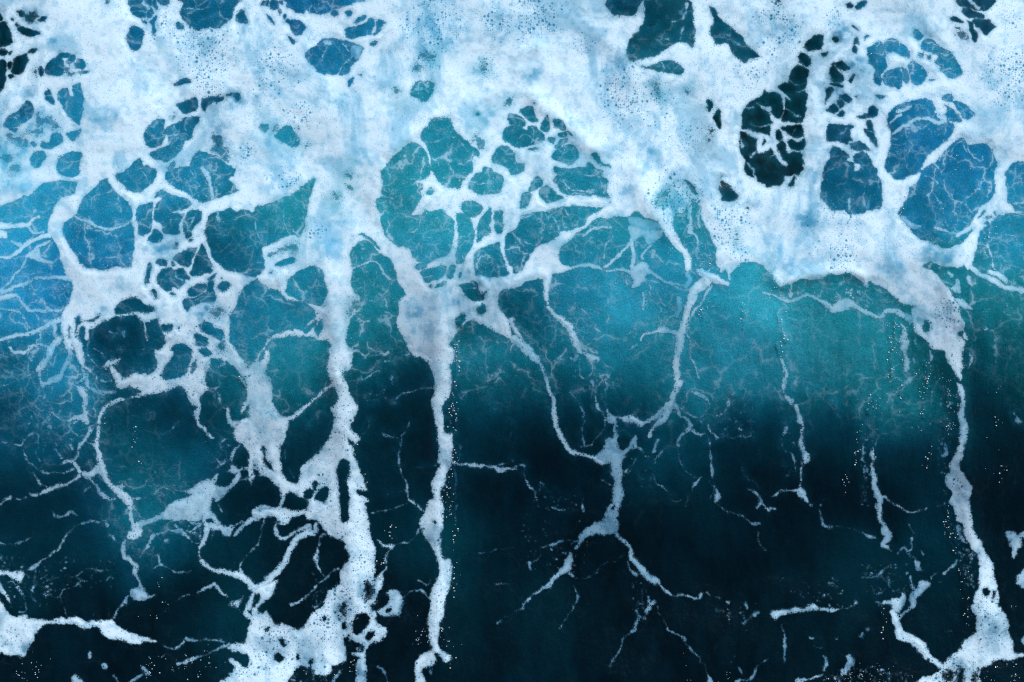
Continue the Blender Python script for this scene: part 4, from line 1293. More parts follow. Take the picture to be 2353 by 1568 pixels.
COLS = """20,60:0,25,45 10,120:0,20,35 20,165:0,15,30 50,70:10,75,110 40,270:25,105,150 170,230:45,130,175 130,145:25,105,145 90,330:60,140,185 20,350:90,165,205
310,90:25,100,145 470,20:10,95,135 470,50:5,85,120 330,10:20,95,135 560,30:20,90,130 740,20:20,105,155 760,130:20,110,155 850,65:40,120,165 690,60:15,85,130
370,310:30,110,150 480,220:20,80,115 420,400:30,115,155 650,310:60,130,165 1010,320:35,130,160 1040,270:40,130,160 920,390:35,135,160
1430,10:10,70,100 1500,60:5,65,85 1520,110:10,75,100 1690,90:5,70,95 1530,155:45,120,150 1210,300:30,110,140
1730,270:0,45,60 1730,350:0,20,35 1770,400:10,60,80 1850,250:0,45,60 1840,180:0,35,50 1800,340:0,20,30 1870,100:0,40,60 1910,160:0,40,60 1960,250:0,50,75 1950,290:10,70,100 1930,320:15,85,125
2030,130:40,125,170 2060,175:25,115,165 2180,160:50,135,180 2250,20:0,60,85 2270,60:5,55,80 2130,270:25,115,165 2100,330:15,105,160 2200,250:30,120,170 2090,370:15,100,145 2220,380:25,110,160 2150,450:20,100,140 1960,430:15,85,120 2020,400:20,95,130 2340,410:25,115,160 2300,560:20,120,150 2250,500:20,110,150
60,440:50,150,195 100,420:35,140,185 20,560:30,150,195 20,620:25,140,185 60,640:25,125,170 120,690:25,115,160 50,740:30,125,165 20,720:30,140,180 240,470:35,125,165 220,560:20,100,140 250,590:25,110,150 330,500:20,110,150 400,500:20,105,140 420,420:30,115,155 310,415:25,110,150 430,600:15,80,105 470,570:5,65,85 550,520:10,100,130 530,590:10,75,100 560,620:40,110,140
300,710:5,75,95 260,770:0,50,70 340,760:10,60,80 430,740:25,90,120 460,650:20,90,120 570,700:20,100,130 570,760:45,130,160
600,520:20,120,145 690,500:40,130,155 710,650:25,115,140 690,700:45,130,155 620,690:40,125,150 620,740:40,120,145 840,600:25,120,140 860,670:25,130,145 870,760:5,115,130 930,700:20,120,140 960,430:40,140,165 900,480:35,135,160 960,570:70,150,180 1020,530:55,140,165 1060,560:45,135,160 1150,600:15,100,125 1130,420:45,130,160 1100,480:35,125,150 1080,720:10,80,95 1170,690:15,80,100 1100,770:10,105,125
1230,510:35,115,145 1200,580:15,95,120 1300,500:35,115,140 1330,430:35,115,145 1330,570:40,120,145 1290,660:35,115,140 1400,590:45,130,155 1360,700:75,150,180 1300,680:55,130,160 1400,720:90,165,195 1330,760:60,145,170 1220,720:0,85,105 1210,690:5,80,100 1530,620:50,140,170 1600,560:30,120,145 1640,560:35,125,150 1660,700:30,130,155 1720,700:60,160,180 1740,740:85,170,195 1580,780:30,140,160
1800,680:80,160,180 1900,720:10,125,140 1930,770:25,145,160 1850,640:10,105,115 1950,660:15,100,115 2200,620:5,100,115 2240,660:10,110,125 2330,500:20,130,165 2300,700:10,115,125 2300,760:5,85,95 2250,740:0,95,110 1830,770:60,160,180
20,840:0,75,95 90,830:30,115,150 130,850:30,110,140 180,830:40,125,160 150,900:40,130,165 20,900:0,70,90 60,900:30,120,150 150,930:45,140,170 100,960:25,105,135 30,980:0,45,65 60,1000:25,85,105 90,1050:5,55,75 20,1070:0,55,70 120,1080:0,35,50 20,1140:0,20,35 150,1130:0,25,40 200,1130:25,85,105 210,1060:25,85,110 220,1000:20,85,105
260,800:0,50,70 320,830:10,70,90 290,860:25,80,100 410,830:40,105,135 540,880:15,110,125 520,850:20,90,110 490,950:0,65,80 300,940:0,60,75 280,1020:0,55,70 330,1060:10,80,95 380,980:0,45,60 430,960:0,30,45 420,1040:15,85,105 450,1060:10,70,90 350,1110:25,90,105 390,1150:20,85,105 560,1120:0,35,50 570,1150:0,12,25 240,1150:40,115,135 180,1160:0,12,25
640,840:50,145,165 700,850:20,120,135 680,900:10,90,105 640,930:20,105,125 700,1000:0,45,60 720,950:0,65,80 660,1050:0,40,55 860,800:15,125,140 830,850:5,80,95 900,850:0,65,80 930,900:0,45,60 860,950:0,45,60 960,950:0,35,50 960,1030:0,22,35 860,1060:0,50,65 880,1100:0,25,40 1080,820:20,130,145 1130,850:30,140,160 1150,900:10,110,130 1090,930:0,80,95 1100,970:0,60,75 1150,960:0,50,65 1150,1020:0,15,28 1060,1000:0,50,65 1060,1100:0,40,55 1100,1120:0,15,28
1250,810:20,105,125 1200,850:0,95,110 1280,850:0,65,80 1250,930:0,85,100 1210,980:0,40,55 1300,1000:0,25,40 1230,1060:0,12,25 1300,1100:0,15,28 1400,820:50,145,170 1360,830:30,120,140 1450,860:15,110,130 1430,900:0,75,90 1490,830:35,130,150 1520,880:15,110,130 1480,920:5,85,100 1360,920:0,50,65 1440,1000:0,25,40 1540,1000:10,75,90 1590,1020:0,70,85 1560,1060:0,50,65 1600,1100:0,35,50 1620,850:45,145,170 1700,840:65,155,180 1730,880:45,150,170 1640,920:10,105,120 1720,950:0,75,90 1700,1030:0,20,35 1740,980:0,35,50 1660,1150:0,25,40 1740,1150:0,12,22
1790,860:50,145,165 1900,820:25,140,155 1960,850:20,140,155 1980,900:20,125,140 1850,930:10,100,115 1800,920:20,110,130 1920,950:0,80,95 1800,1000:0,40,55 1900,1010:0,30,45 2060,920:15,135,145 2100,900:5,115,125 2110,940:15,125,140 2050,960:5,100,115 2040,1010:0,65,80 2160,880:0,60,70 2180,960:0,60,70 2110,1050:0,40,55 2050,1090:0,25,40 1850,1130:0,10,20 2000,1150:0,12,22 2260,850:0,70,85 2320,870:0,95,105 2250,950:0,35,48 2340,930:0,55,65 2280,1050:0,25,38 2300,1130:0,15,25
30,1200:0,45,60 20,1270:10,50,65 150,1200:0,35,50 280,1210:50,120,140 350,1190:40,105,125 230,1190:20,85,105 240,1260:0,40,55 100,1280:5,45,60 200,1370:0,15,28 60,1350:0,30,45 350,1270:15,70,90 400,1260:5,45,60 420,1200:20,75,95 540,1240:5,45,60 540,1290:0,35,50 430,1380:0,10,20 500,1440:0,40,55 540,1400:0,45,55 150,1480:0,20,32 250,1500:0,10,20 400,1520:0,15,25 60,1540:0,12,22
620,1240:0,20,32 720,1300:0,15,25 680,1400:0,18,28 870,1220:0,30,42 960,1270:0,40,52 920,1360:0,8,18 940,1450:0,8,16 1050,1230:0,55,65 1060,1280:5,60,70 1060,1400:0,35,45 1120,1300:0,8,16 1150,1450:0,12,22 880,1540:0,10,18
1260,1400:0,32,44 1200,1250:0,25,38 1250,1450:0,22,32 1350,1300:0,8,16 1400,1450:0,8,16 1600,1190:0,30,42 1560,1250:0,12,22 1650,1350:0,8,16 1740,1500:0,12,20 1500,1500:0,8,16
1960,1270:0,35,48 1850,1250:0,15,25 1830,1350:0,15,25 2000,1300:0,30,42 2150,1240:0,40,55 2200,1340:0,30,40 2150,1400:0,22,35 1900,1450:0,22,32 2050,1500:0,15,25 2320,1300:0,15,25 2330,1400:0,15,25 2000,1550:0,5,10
"""

def parse(text):
    ops = []; off = (0, 0)
    for ln in text.strip().split('\n'):
        p = ln.split()
        if not p: continue
        if p[0] == 'T':
            off = (int(p[1])*1024*2353/4096, TOFF[int(p[2])]*2353/4096); continue
        if p[0] == 'B' : p = p[:3]+[(q[:-4]+',-110') if q[-4:] in (',-20', ',-30', ',-40') else q for q in p[3:]]
        c = p[0]; n = {'H': 1, 'h': 1, 'S': 4, 'P': 3, 'B': 3, 'R': 3, 'U': 1, 'D': 1, 'G': 1, 'X': 4, 'Y': 2}[c]
        pts = []; ws = []
        if c in 'UD':
            x, y = map(float, p[1].split(',')); ops.append((c, (x*TS+off[0], y*TS+off[1]), float(p[2])*TS, float(p[3]))); continue
        for q in p[n:]:
            v = [float(u) for u in q.split(',')]
            pts.append((v[0]*TS+off[0], v[1]*TS+off[1])); ws.append((v[2] if len(v) > 2 else (float(p[2]) if c == 'S' else 0))*TS)
        ops.append((c, p[1:n], np.array(pts), np.array(ws)))
    return ops
OPS = parse(DATA)

def rect(x0, y0, x1, y1): return np.array([(x0, y0), (x1, y0), (x1, y1), (x0, y1)], float)
# the three broad foam fields, then everything that was noted by outline
P = np.array([(-40, -40), (FW+40, -40), (FW+40, 395), (1180, 395), (1150, 412), (-40, 412)], float); sl = window(P, 30); add(sd_poly(P, sl), sl, 'top', 1.0)
q = [(-100,-120),(2500,-120),(2500,1640),(600,1640),(560,1400),(570,1290),(640,1200),(670,1100),(650,1010),(600,940),(570,850),(530,720),(510,670),(440,560),(440,480),(510,330),(580,240),(690,200),(710,100),(540,95),(380,130),(290,220),(130,270),(0,340),(-100,380)]
P = np.array([(x*TS, y*TS+683*2353/4096) for x, y in q]); sl = window(P, 30); add(sd_poly(P, sl), sl, 'webl', 1.0)
P = rect(566, 360, 588+2351*TS, 392+1568*TS+6); sl = window(P, 30); add(sd_poly(P, sl), sl, 'webm', 1.0)
for ph in 'B', 'Hh', 'PS':
    for op in OPS:
        if op[0] not in ph: continue
        c, a, pts, ws = op
        if c in 'BPHh':
            P = crom(pts, True, 3) if len(pts) < 60 else pts
            sl = window(P, 95 if c == 'h' else 40); sd = sd_poly(P, sl)
            if c in 'BP': add(sd, sl, a[0], float(a[1]))
            elif c == 'H': F[sl] = np.minimum(F[sl], -sd)
            else: F[sl] = np.minimum(F[sl], np.maximum(-sd*.35, -2.6)+.6)
        else:
            C = crom(np.column_stack([pts, ws]), False, 4); m = 30
            sl = window(C, m); add(sd_line(C[:, :2], np.maximum(C[:, 2], 1.6), sl), sl, a[0], float(a[2]))

# countless little flecks torn off the foam, and spots for white specks that act as sun glints
def inside(P, x, y):
    r = np.zeros(x.shape, bool); Q_ = np.roll(P, -1, 0)
    for (ax, ay), (bx, by) in zip(P, Q_):
        if ay != by: r ^= ((ay > y) != (by > y)) & (x < (bx-ax)*(y-ay)/(by-ay)+ax)
    return r
def scatter(P, n):
    lo_, hi = P.min(0), P.max(0); q = lo_+rng.rand(n*6, 2)*(hi-lo_)
    return q[inside(P, q[:, 0], q[:, 1])][:n]
GLINTS = []
for op in parse(DOTS):
    c, a, pts, ws = op
    if c == 'X':
        for x, y in scatter(pts, int(int(a[0])*1.3)):
            w = rng.uniform(float(a[1]), float(a[2]))*TS*1.6*rng.uniform(.5, 1); an = rng.uniform(0, 3.14); l = w*rng.uniform(.2, 1.6)
            C = np.array([(x, y), (x+l*math.cos(an), y+l*math.sin(an))]); sl = window(C, 12)
            add(sd_line(C, np.array([w, w*.7]), sl), sl, '-', rng.uniform(.45, .85))
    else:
        cen_ = scatter(pts, max(4, int(a[0])//9))          # glint specks gather in loose swarms
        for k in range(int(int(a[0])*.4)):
            x, y = cen_[rng.randint(len(cen_))]+rng.randn(2)*rng.choice([3., 8., 20.]); GLINTS.append((x, y, .0022+.0042*rng.rand()**2.2))
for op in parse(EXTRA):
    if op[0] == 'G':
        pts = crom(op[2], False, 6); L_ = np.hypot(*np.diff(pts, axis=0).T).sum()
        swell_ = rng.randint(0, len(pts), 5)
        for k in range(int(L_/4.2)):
            x, y = pts[np.clip(swell_[rng.randint(5)]+int(rng.randn()*2.5), 0, len(pts)-1)]+rng.randn(2)*(5., 9.); GLINTS.append((x, y, .0026+.0052*rng.rand()**1.8))

# bubbles, thin spots, rolled ridges, choppy strips
UB = (.16+.2*sst(650, 900, Y)).astype(np.float32); DIM = np.zeros(X.shape, np.float32)
RID = np.zeros(X.shape, np.float32); PART = np.zeros(X.shape, np.int32); PN = 0; CH = np.zeros(X.shape, np.float32)
for op in parse(EXTRA):
    c = op[0]
    if c in 'UD':
        (x, y), r, s_ = op[1:]; sl = window(np.array([(x, y)]), r*2)
        g = s_*np.exp(-((X[sl]-x)**2+(Y[sl]-y)**2)/(2*(r*.6)**2))
        if c == 'U':
            PN += 1; PART[sl] = np.where((g > UB[sl]) & (g > .55), PN, PART[sl]); UB[sl] = np.maximum(UB[sl], g)
        else: DIM[sl] = np.maximum(DIM[sl], g)
    else:
        pts = crom(op[2], False, 4); sl = window(pts, 40)
        d = -sd_line(pts, np.zeros(len(pts)), sl)
        if c == 'R':
            w = float(op[1][0])*TS*1.1; g = float(op[1][1])*np.exp(-(d/w)**2); PN += 1; PART[sl] = np.where(d < w*.8, 1000+PN, PART[sl]); RID[sl] = np.maximum(RID[sl], g)
        else: CH[sl] = np.maximum(CH[sl], np.exp(-(d/5.)**2))

# beyond the noted part the same kind of foam goes on
dout = np.hypot(np.maximum(np.maximum(-X, X-FW), 0), np.maximum(np.maximum(-Y, Y-FH), 0))
m = near & (dout > 0)
f1, f2 = worley(WX+30*fbm(X, Y, 90, 5, 3), WY+30*fbm(X, Y, 90, 6, 3), 95.)
fo = (.05+.30*sst(1150, 100, Y))*95 - (f2-f1)*95*.5 + 10*fbm(X, Y, 60, 2, 3)
fo = fo - 40*(1-sst(-6, 14, dout)) - 60*sst(380, 540, dout)
fi = F - 60*sst(22, 52, dout)
new = np.maximum(fi, fo)
up = m & (fo > fi)
F = np.where(m, new, F); OP = np.where(up, .9, OP)
OWN = np.where(up & (OWN < 0), 0, OWN); OWN = np.where(up & (fo > -3), np.where(Y < 500, kid('top'), kid('around')), OWN)

UB = np.clip(UB*(1+.9*fbm(X, Y, 40, 4, 3)), 0, 1.1)
UB = np.maximum(UB, .62*sst(14, 1, F)*sst(500, 800, Y))
F = F + .9*fbm(X, Y, 9, 2, 2) + sst(560, 860, Y)*(1.4*fbm(X, Y, 6, 4, 2)+2.4*fbm(X, Y, 20, 1, 3)) - .6*sst(700, 1000, Y)
F = np.where(OWN == 0, F - .8 + 2.4*fbm(X, Y, 15, 6, 3), F)
COV = np.clip(.5+F/24., 0, 1)
blot = fbm(X+60*fbm(X, Y, 140, 1, 2), (Y+60*fbm(X, Y, 140, 6, 2))*.7, 70, 5, 5, .62); fine = fbm(X, Y, 14, 6, 3)
thick = sst(0, 16, F)
DEN = OP*(1-np.clip(DIM, 0, .8)*(.6+.8*sst(-.4, .4, fine)))*(1-.34*sst(-.05, .5, blot))*(1-.16*sst(0, .5, fine))
DEN = DEN*(.66+.34*sst(-3, 9, F))
DEN = np.clip(np.where(OWN == 0, DEN*(.6+.4*sst(-.35, .15, fbm(X, Y, 16, 7, 3))), DEN), 0, 1)
A = COV

# ------------------------------------------------------------------ the swell
u = Y + 70*fbm(X, Y, 700, 2, 2) - 40*sst(1500, 2353, X)
inner = sst(2500, 400, dout)
Z = -1.15*sst(560, 1330, u)*inner + .16*fbm(X, Y, 420, 3, 3)*inner
Z += (.026*fbm(X, Y, 120, 1, 3)+.36*RID)*inner
def trail(x0, x1, y0, y1, h):       # long low furrow ridges down the wave face
    return h*np.exp(-((X-(x0+(x1-x0)*(Y-y0)/(y1-y0)))/26.)**2)*sst(y0-120, y0+60, Y)*sst(y1+160, y1-60, Y)
Z += trail(760, 815, 640, 1400, .06)+trail(1010, 1005, 700, 1500, .07)+trail(2195, 2260, 850, 1450, .05)
Z += .04*sst(1500, 1590, Y+14*np.sin(X/60.))*sst(1780, 1900, X)*sst(2300, 2150, X)*inner
Z = Z.astype(np.float64)
# sea keeps every second line; the lines between ride on straight spans
Z[:, 1:-1:2] = .5*(Z[:, 0:-2:2]+Z[:, 2::2]); Z[1:-1:2, :] = .5*(Z[0:-2:2, :]+Z[2::2, :])
PX = (X-FW/2)*S*(CAMZ-Z)/CAMZ; PY = -(Y-FH/2)*S*(CAMZ-Z)/CAMZ

# ------------------------------------------------------------------ water colour: stirred-in air plus light, shade and reflection tones put into it
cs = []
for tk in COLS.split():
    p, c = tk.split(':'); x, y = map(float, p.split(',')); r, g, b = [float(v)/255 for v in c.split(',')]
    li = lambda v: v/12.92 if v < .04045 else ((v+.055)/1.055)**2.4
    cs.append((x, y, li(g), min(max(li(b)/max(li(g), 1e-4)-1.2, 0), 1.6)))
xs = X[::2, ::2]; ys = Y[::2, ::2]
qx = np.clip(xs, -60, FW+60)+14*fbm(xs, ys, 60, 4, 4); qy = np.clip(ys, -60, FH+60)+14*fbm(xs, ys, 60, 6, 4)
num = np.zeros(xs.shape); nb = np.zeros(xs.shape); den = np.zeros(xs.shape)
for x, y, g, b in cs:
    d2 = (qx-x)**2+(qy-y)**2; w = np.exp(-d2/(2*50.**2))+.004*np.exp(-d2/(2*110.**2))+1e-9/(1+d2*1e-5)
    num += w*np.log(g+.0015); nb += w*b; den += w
AER = np.exp(num/den)-.0015; TINT = nb/den; TINT = np.where(AER < .03, np.minimum(TINT, .25+TINT*.3), TINT)  # AER: stirred-in air plus light, shade and reflection tones
AER = AER*(1+.24*fbm(xs+40*fbm(xs, ys, 90, 6, 3), ys, 70, 2, 6, .66)+.14*fbm(xs, ys, 9, 3, 3)+.12*fbm(xs+25*fbm(xs, ys, 150, 1, 2), ys*.3, 16, 5, 3)*sst(640, 800, ys))  # upright streaks on the face stand for ripple reflections, put into the colour
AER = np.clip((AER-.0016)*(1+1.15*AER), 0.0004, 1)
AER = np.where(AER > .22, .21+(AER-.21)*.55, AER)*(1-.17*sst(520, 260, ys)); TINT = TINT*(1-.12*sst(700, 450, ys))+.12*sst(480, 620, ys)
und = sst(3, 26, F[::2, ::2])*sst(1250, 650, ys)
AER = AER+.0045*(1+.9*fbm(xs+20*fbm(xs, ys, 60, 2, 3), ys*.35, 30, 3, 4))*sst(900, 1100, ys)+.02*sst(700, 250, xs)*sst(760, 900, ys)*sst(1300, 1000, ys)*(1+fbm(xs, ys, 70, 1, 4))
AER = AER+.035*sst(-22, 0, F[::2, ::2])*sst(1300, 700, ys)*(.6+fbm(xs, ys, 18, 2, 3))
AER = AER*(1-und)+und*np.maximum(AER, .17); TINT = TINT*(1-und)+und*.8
LACE = np.clip(.45+sst(-45, -4, F[::2, ::2])*.5+.9*fbm(xs, ys, 110, 5, 3), 0, 1)*(.012+.988*sst(.03, .2, AER))
LACE = LACE*(1-.45*sst(1450, 1600, xs)*sst(560, 680, ys)*sst(2300, 2150, xs))
LACE = np.where(dout[::2, ::2] > 500, LACE*.3, LACE)
CHOP = np.clip(.22+.05*sst(1350, 1520, ys)+.10*sst(2000, 2200, xs)*sst(650, 800, ys)+.2*CH[::2, ::2], 0, 1.)
def full(a):
    o = np.zeros(X.shape, np.float32); o[::2, ::2] = a
    o[:, 1:-1:2] = .5*(o[:, 0:-2:2]+o[:, 2::2]); o[1:-1:2, :] = .5*(o[0:-2:2, :]+o[2::2, :]); return o
AIR_LIT_F = full(AER).ravel(); TINTF = full(TINT).ravel(); DENF = DEN.ravel()
CHOP *= (1-.7*sst(760, 560, ys))

# ------------------------------------------------------------------ materials
def nodes(name):
    m = bpy.data.materials.new(name); m.use_nodes = True
    nt = m.node_tree; nt.nodes.clear(); return m, nt
def N(nt, t, **kw):
    n = nt.nodes.new(t)
    for k, v in kw.items(): setattr(n, k, v)
    return n
def math_(nt, op, a, b=None, c=None, clamp=False):
    n = N(nt, 'ShaderNodeMath', operation=op, use_clamp=clamp)
    for i, v in enumerate((a, b, c)):
        if v is None: continue
        if isinstance(v, (int, float)): n.inputs[i].default_value = v
        else: nt.links.new(v, n.inputs[i])
    return n.outputs[0]
def attr(nt, name):
    return N(nt, 'ShaderNodeAttribute', attribute_name=name).outputs['Fac']
def maprange(nt, v, a, b, c=0., d=1., sm=True):
    n = N(nt, 'ShaderNodeMapRange', interpolation_type='SMOOTHSTEP' if sm else 'LINEAR')
    nt.links.new(v, n.inputs[0])
    for i, q in zip((1, 2, 3, 4), (a, b, c, d)):
        if isinstance(q, (int, float)): n.inputs[i].default_value = q
        else: nt.links.new(q, n.inputs[i])
    return n.outputs[0]
def tex(nt, t, vec, scale, **kw):
    n = N(nt, t); nt.links.new(vec, n.inputs['Vector']); n.inputs['Scale'].default_value = scale
    for k, v in kw.items():
        if k in n.inputs: n.inputs[k].default_value = v
        else: setattr(n, k, v)
    return n
def warp(nt, vec, scale, amt):
    n = tex(nt, 'ShaderNodeTexNoise', vec, scale, Detail=4., Roughness=.6)
    s = N(nt, 'ShaderNodeVectorMath', operation='SUBTRACT'); nt.links.new(n.outputs['Color'], s.inputs[0]); s.inputs[1].default_value = (.5, .5, .5)
    k = N(nt, 'ShaderNodeVectorMath', operation='SCALE'); nt.links.new(s.outputs[0], k.inputs[0]); k.inputs['Scale'].default_value = amt
    a = N(nt, 'ShaderNodeVectorMath', operation='ADD'); nt.links.new(vec, a.inputs[0]); nt.links.new(k.outputs[0], a.inputs[1])
    return a.outputs[0]
def flat(nt):
    g = N(nt, 'ShaderNodeNewGeometry'); m = N(nt, 'ShaderNodeVectorMath', operation='MULTIPLY')
    nt.links.new(g.outputs['Position'], m.inputs[0]); m.inputs[1].default_value = (1, 1, 0); return m.outputs[0]

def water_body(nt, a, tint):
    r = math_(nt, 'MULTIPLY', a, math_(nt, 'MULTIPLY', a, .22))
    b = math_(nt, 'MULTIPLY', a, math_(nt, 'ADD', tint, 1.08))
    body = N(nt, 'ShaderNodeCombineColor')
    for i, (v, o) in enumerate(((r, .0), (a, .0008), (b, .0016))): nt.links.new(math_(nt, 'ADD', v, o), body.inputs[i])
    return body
def sea_material():
    m, nt = nodes('sea_water'); L = nt.links
    pos = flat(nt)
    air_lit = attr(nt, 'air_and_light'); tint = attr(nt, 'tint'); lace = attr(nt, 'lace'); chop = attr(nt, 'chop')
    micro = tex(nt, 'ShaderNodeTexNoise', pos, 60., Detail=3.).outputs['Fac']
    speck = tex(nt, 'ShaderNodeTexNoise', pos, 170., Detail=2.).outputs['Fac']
    a = air_lit
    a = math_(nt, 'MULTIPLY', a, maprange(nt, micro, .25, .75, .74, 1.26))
    a = math_(nt, 'ADD', a, math_(nt, 'MULTIPLY', maprange(nt, speck, .60, .75), math_(nt, 'MULTIPLY', air_lit, .35)))
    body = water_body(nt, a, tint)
    # foam threads far finer than the built ones
    k1 = tex(nt, 'ShaderNodeTexNoise', pos, 1.3, Detail=4.).outputs['Fac']
    k2 = tex(nt, 'ShaderNodeTexNoise', pos, 7., Detail=3.).outputs['Fac']
    def net(scale, wa, w0, w1):
        v = tex(nt, 'ShaderNodeTexVoronoi', warp(nt, pos, scale*.8, wa), scale, feature='DISTANCE_TO_EDGE', voronoi_dimensions='2D').outputs['Distance']
        v = math_(nt, 'DIVIDE', v, maprange(nt, k2, .35, .72, .35, 2.1))
        fl = maprange(nt, v, 0., w1*5, 1., 0.)
        return math_(nt, 'MAXIMUM', maprange(nt, v, w0, w1, 1., 0.), math_(nt, 'MULTIPLY', math_(nt, 'MULTIPLY', fl, fl), .22))
    n1 = math_(nt, 'MULTIPLY', net(2.8, .62, .004, .046), maprange(nt, k1, .36, .56))
    n2 = math_(nt, 'MULTIPLY', net(8., .26, .0, .085), maprange(nt, k1, .56, .40))
    nn = math_(nt, 'MULTIPLY', math_(nt, 'MAXIMUM', n1, math_(nt, 'MULTIPLY', n2, .6)), maprange(nt, k2, .36, .52))
    dots = tex(nt, 'ShaderNodeTexVoronoi', pos, 42., voronoi_dimensions='2D')
    dsep = N(nt, 'ShaderNodeSeparateColor'); L.new(dots.outputs['Color'], dsep.inputs[0])
    dd = math_(nt, 'MULTIPLY', maprange(nt, dots.outputs['Distance'], .12, .34, 1., 0.), math_(nt, 'GREATER_THAN', dsep.outputs[0], .78))
    dd = math_(nt, 'MULTIPLY', dd, maprange(nt, k2, .46, .62))
    lm = math_(nt, 'MULTIPLY', math_(nt, 'MAXIMUM', nn, math_(nt, 'MULTIPLY', dd, .8)), math_(nt, 'MULTIPLY', lace, .7), clamp=True)
    mix = N(nt, 'ShaderNodeMix', data_type='RGBA'); L.new(lm, mix.inputs[0]); L.new(body.outputs[0], mix.inputs[6]); mix.inputs[7].default_value = (.36, .62, .78, 1)
    df = N(nt, 'ShaderNodeBsdfDiffuse'); L.new(mix.outputs[2], df.inputs['Color'])
    # ripples: drawn out along the wave face, small chop on top
    sx = N(nt, 'ShaderNodeVectorMath', operation='MULTIPLY'); L.new(pos, sx.inputs[0]); sx.inputs[1].default_value = (1., .38, 1.)
    w1 = tex(nt, 'ShaderNodeTexNoise', sx.outputs[0], 5.5, Detail=3., Roughness=.55, Distortion=.8).outputs['Fac']
    w2 = tex(nt, 'ShaderNodeTexNoise', pos, 19., Detail=2., Roughness=.6).outputs['Fac']
    h = math_(nt, 'ADD', math_(nt, 'MULTIPLY', w1, .10), math_(nt, 'MULTIPLY', w2, .034))
    h = math_(nt, 'MULTIPLY', h, chop)
    bp = N(nt, 'ShaderNodeBump'); bp.inputs['Strength'].default_value = 1.; bp.inputs['Distance'].default_value = 1.
    L.new(h, bp.inputs['Height'])
    b2 = N(nt, 'ShaderNodeBump'); b2.inputs['Strength'].default_value = .8; b2.inputs['Distance'].default_value = 1.
    L.new(h, b2.inputs['Height']); L.new(b2.outputs[0], df.inputs['Normal'])
    gl = N(nt, 'ShaderNodeBsdfGlossy'); gl.inputs['Roughness'].default_value = .10; L.new(bp.outputs[0], gl.inputs['Normal'])
    fr = N(nt, 'ShaderNodeFresnel'); fr.inputs['IOR'].default_value = 1.333; L.new(bp.outputs[0], fr.inputs['Normal'])
    sm = N(nt, 'ShaderNodeMixShader'); L.new(math_(nt, 'MULTIPLY', fr.outputs[0], math_(nt, 'SUBTRACT', 1., lm)), sm.inputs[0])
    L.new(df.outputs[0], sm.inputs[1]); L.new(gl.outputs[0], sm.inputs[2])
    out = N(nt, 'ShaderNodeOutputMaterial'); L.new(sm.outputs[0], out.inputs[0]); return m

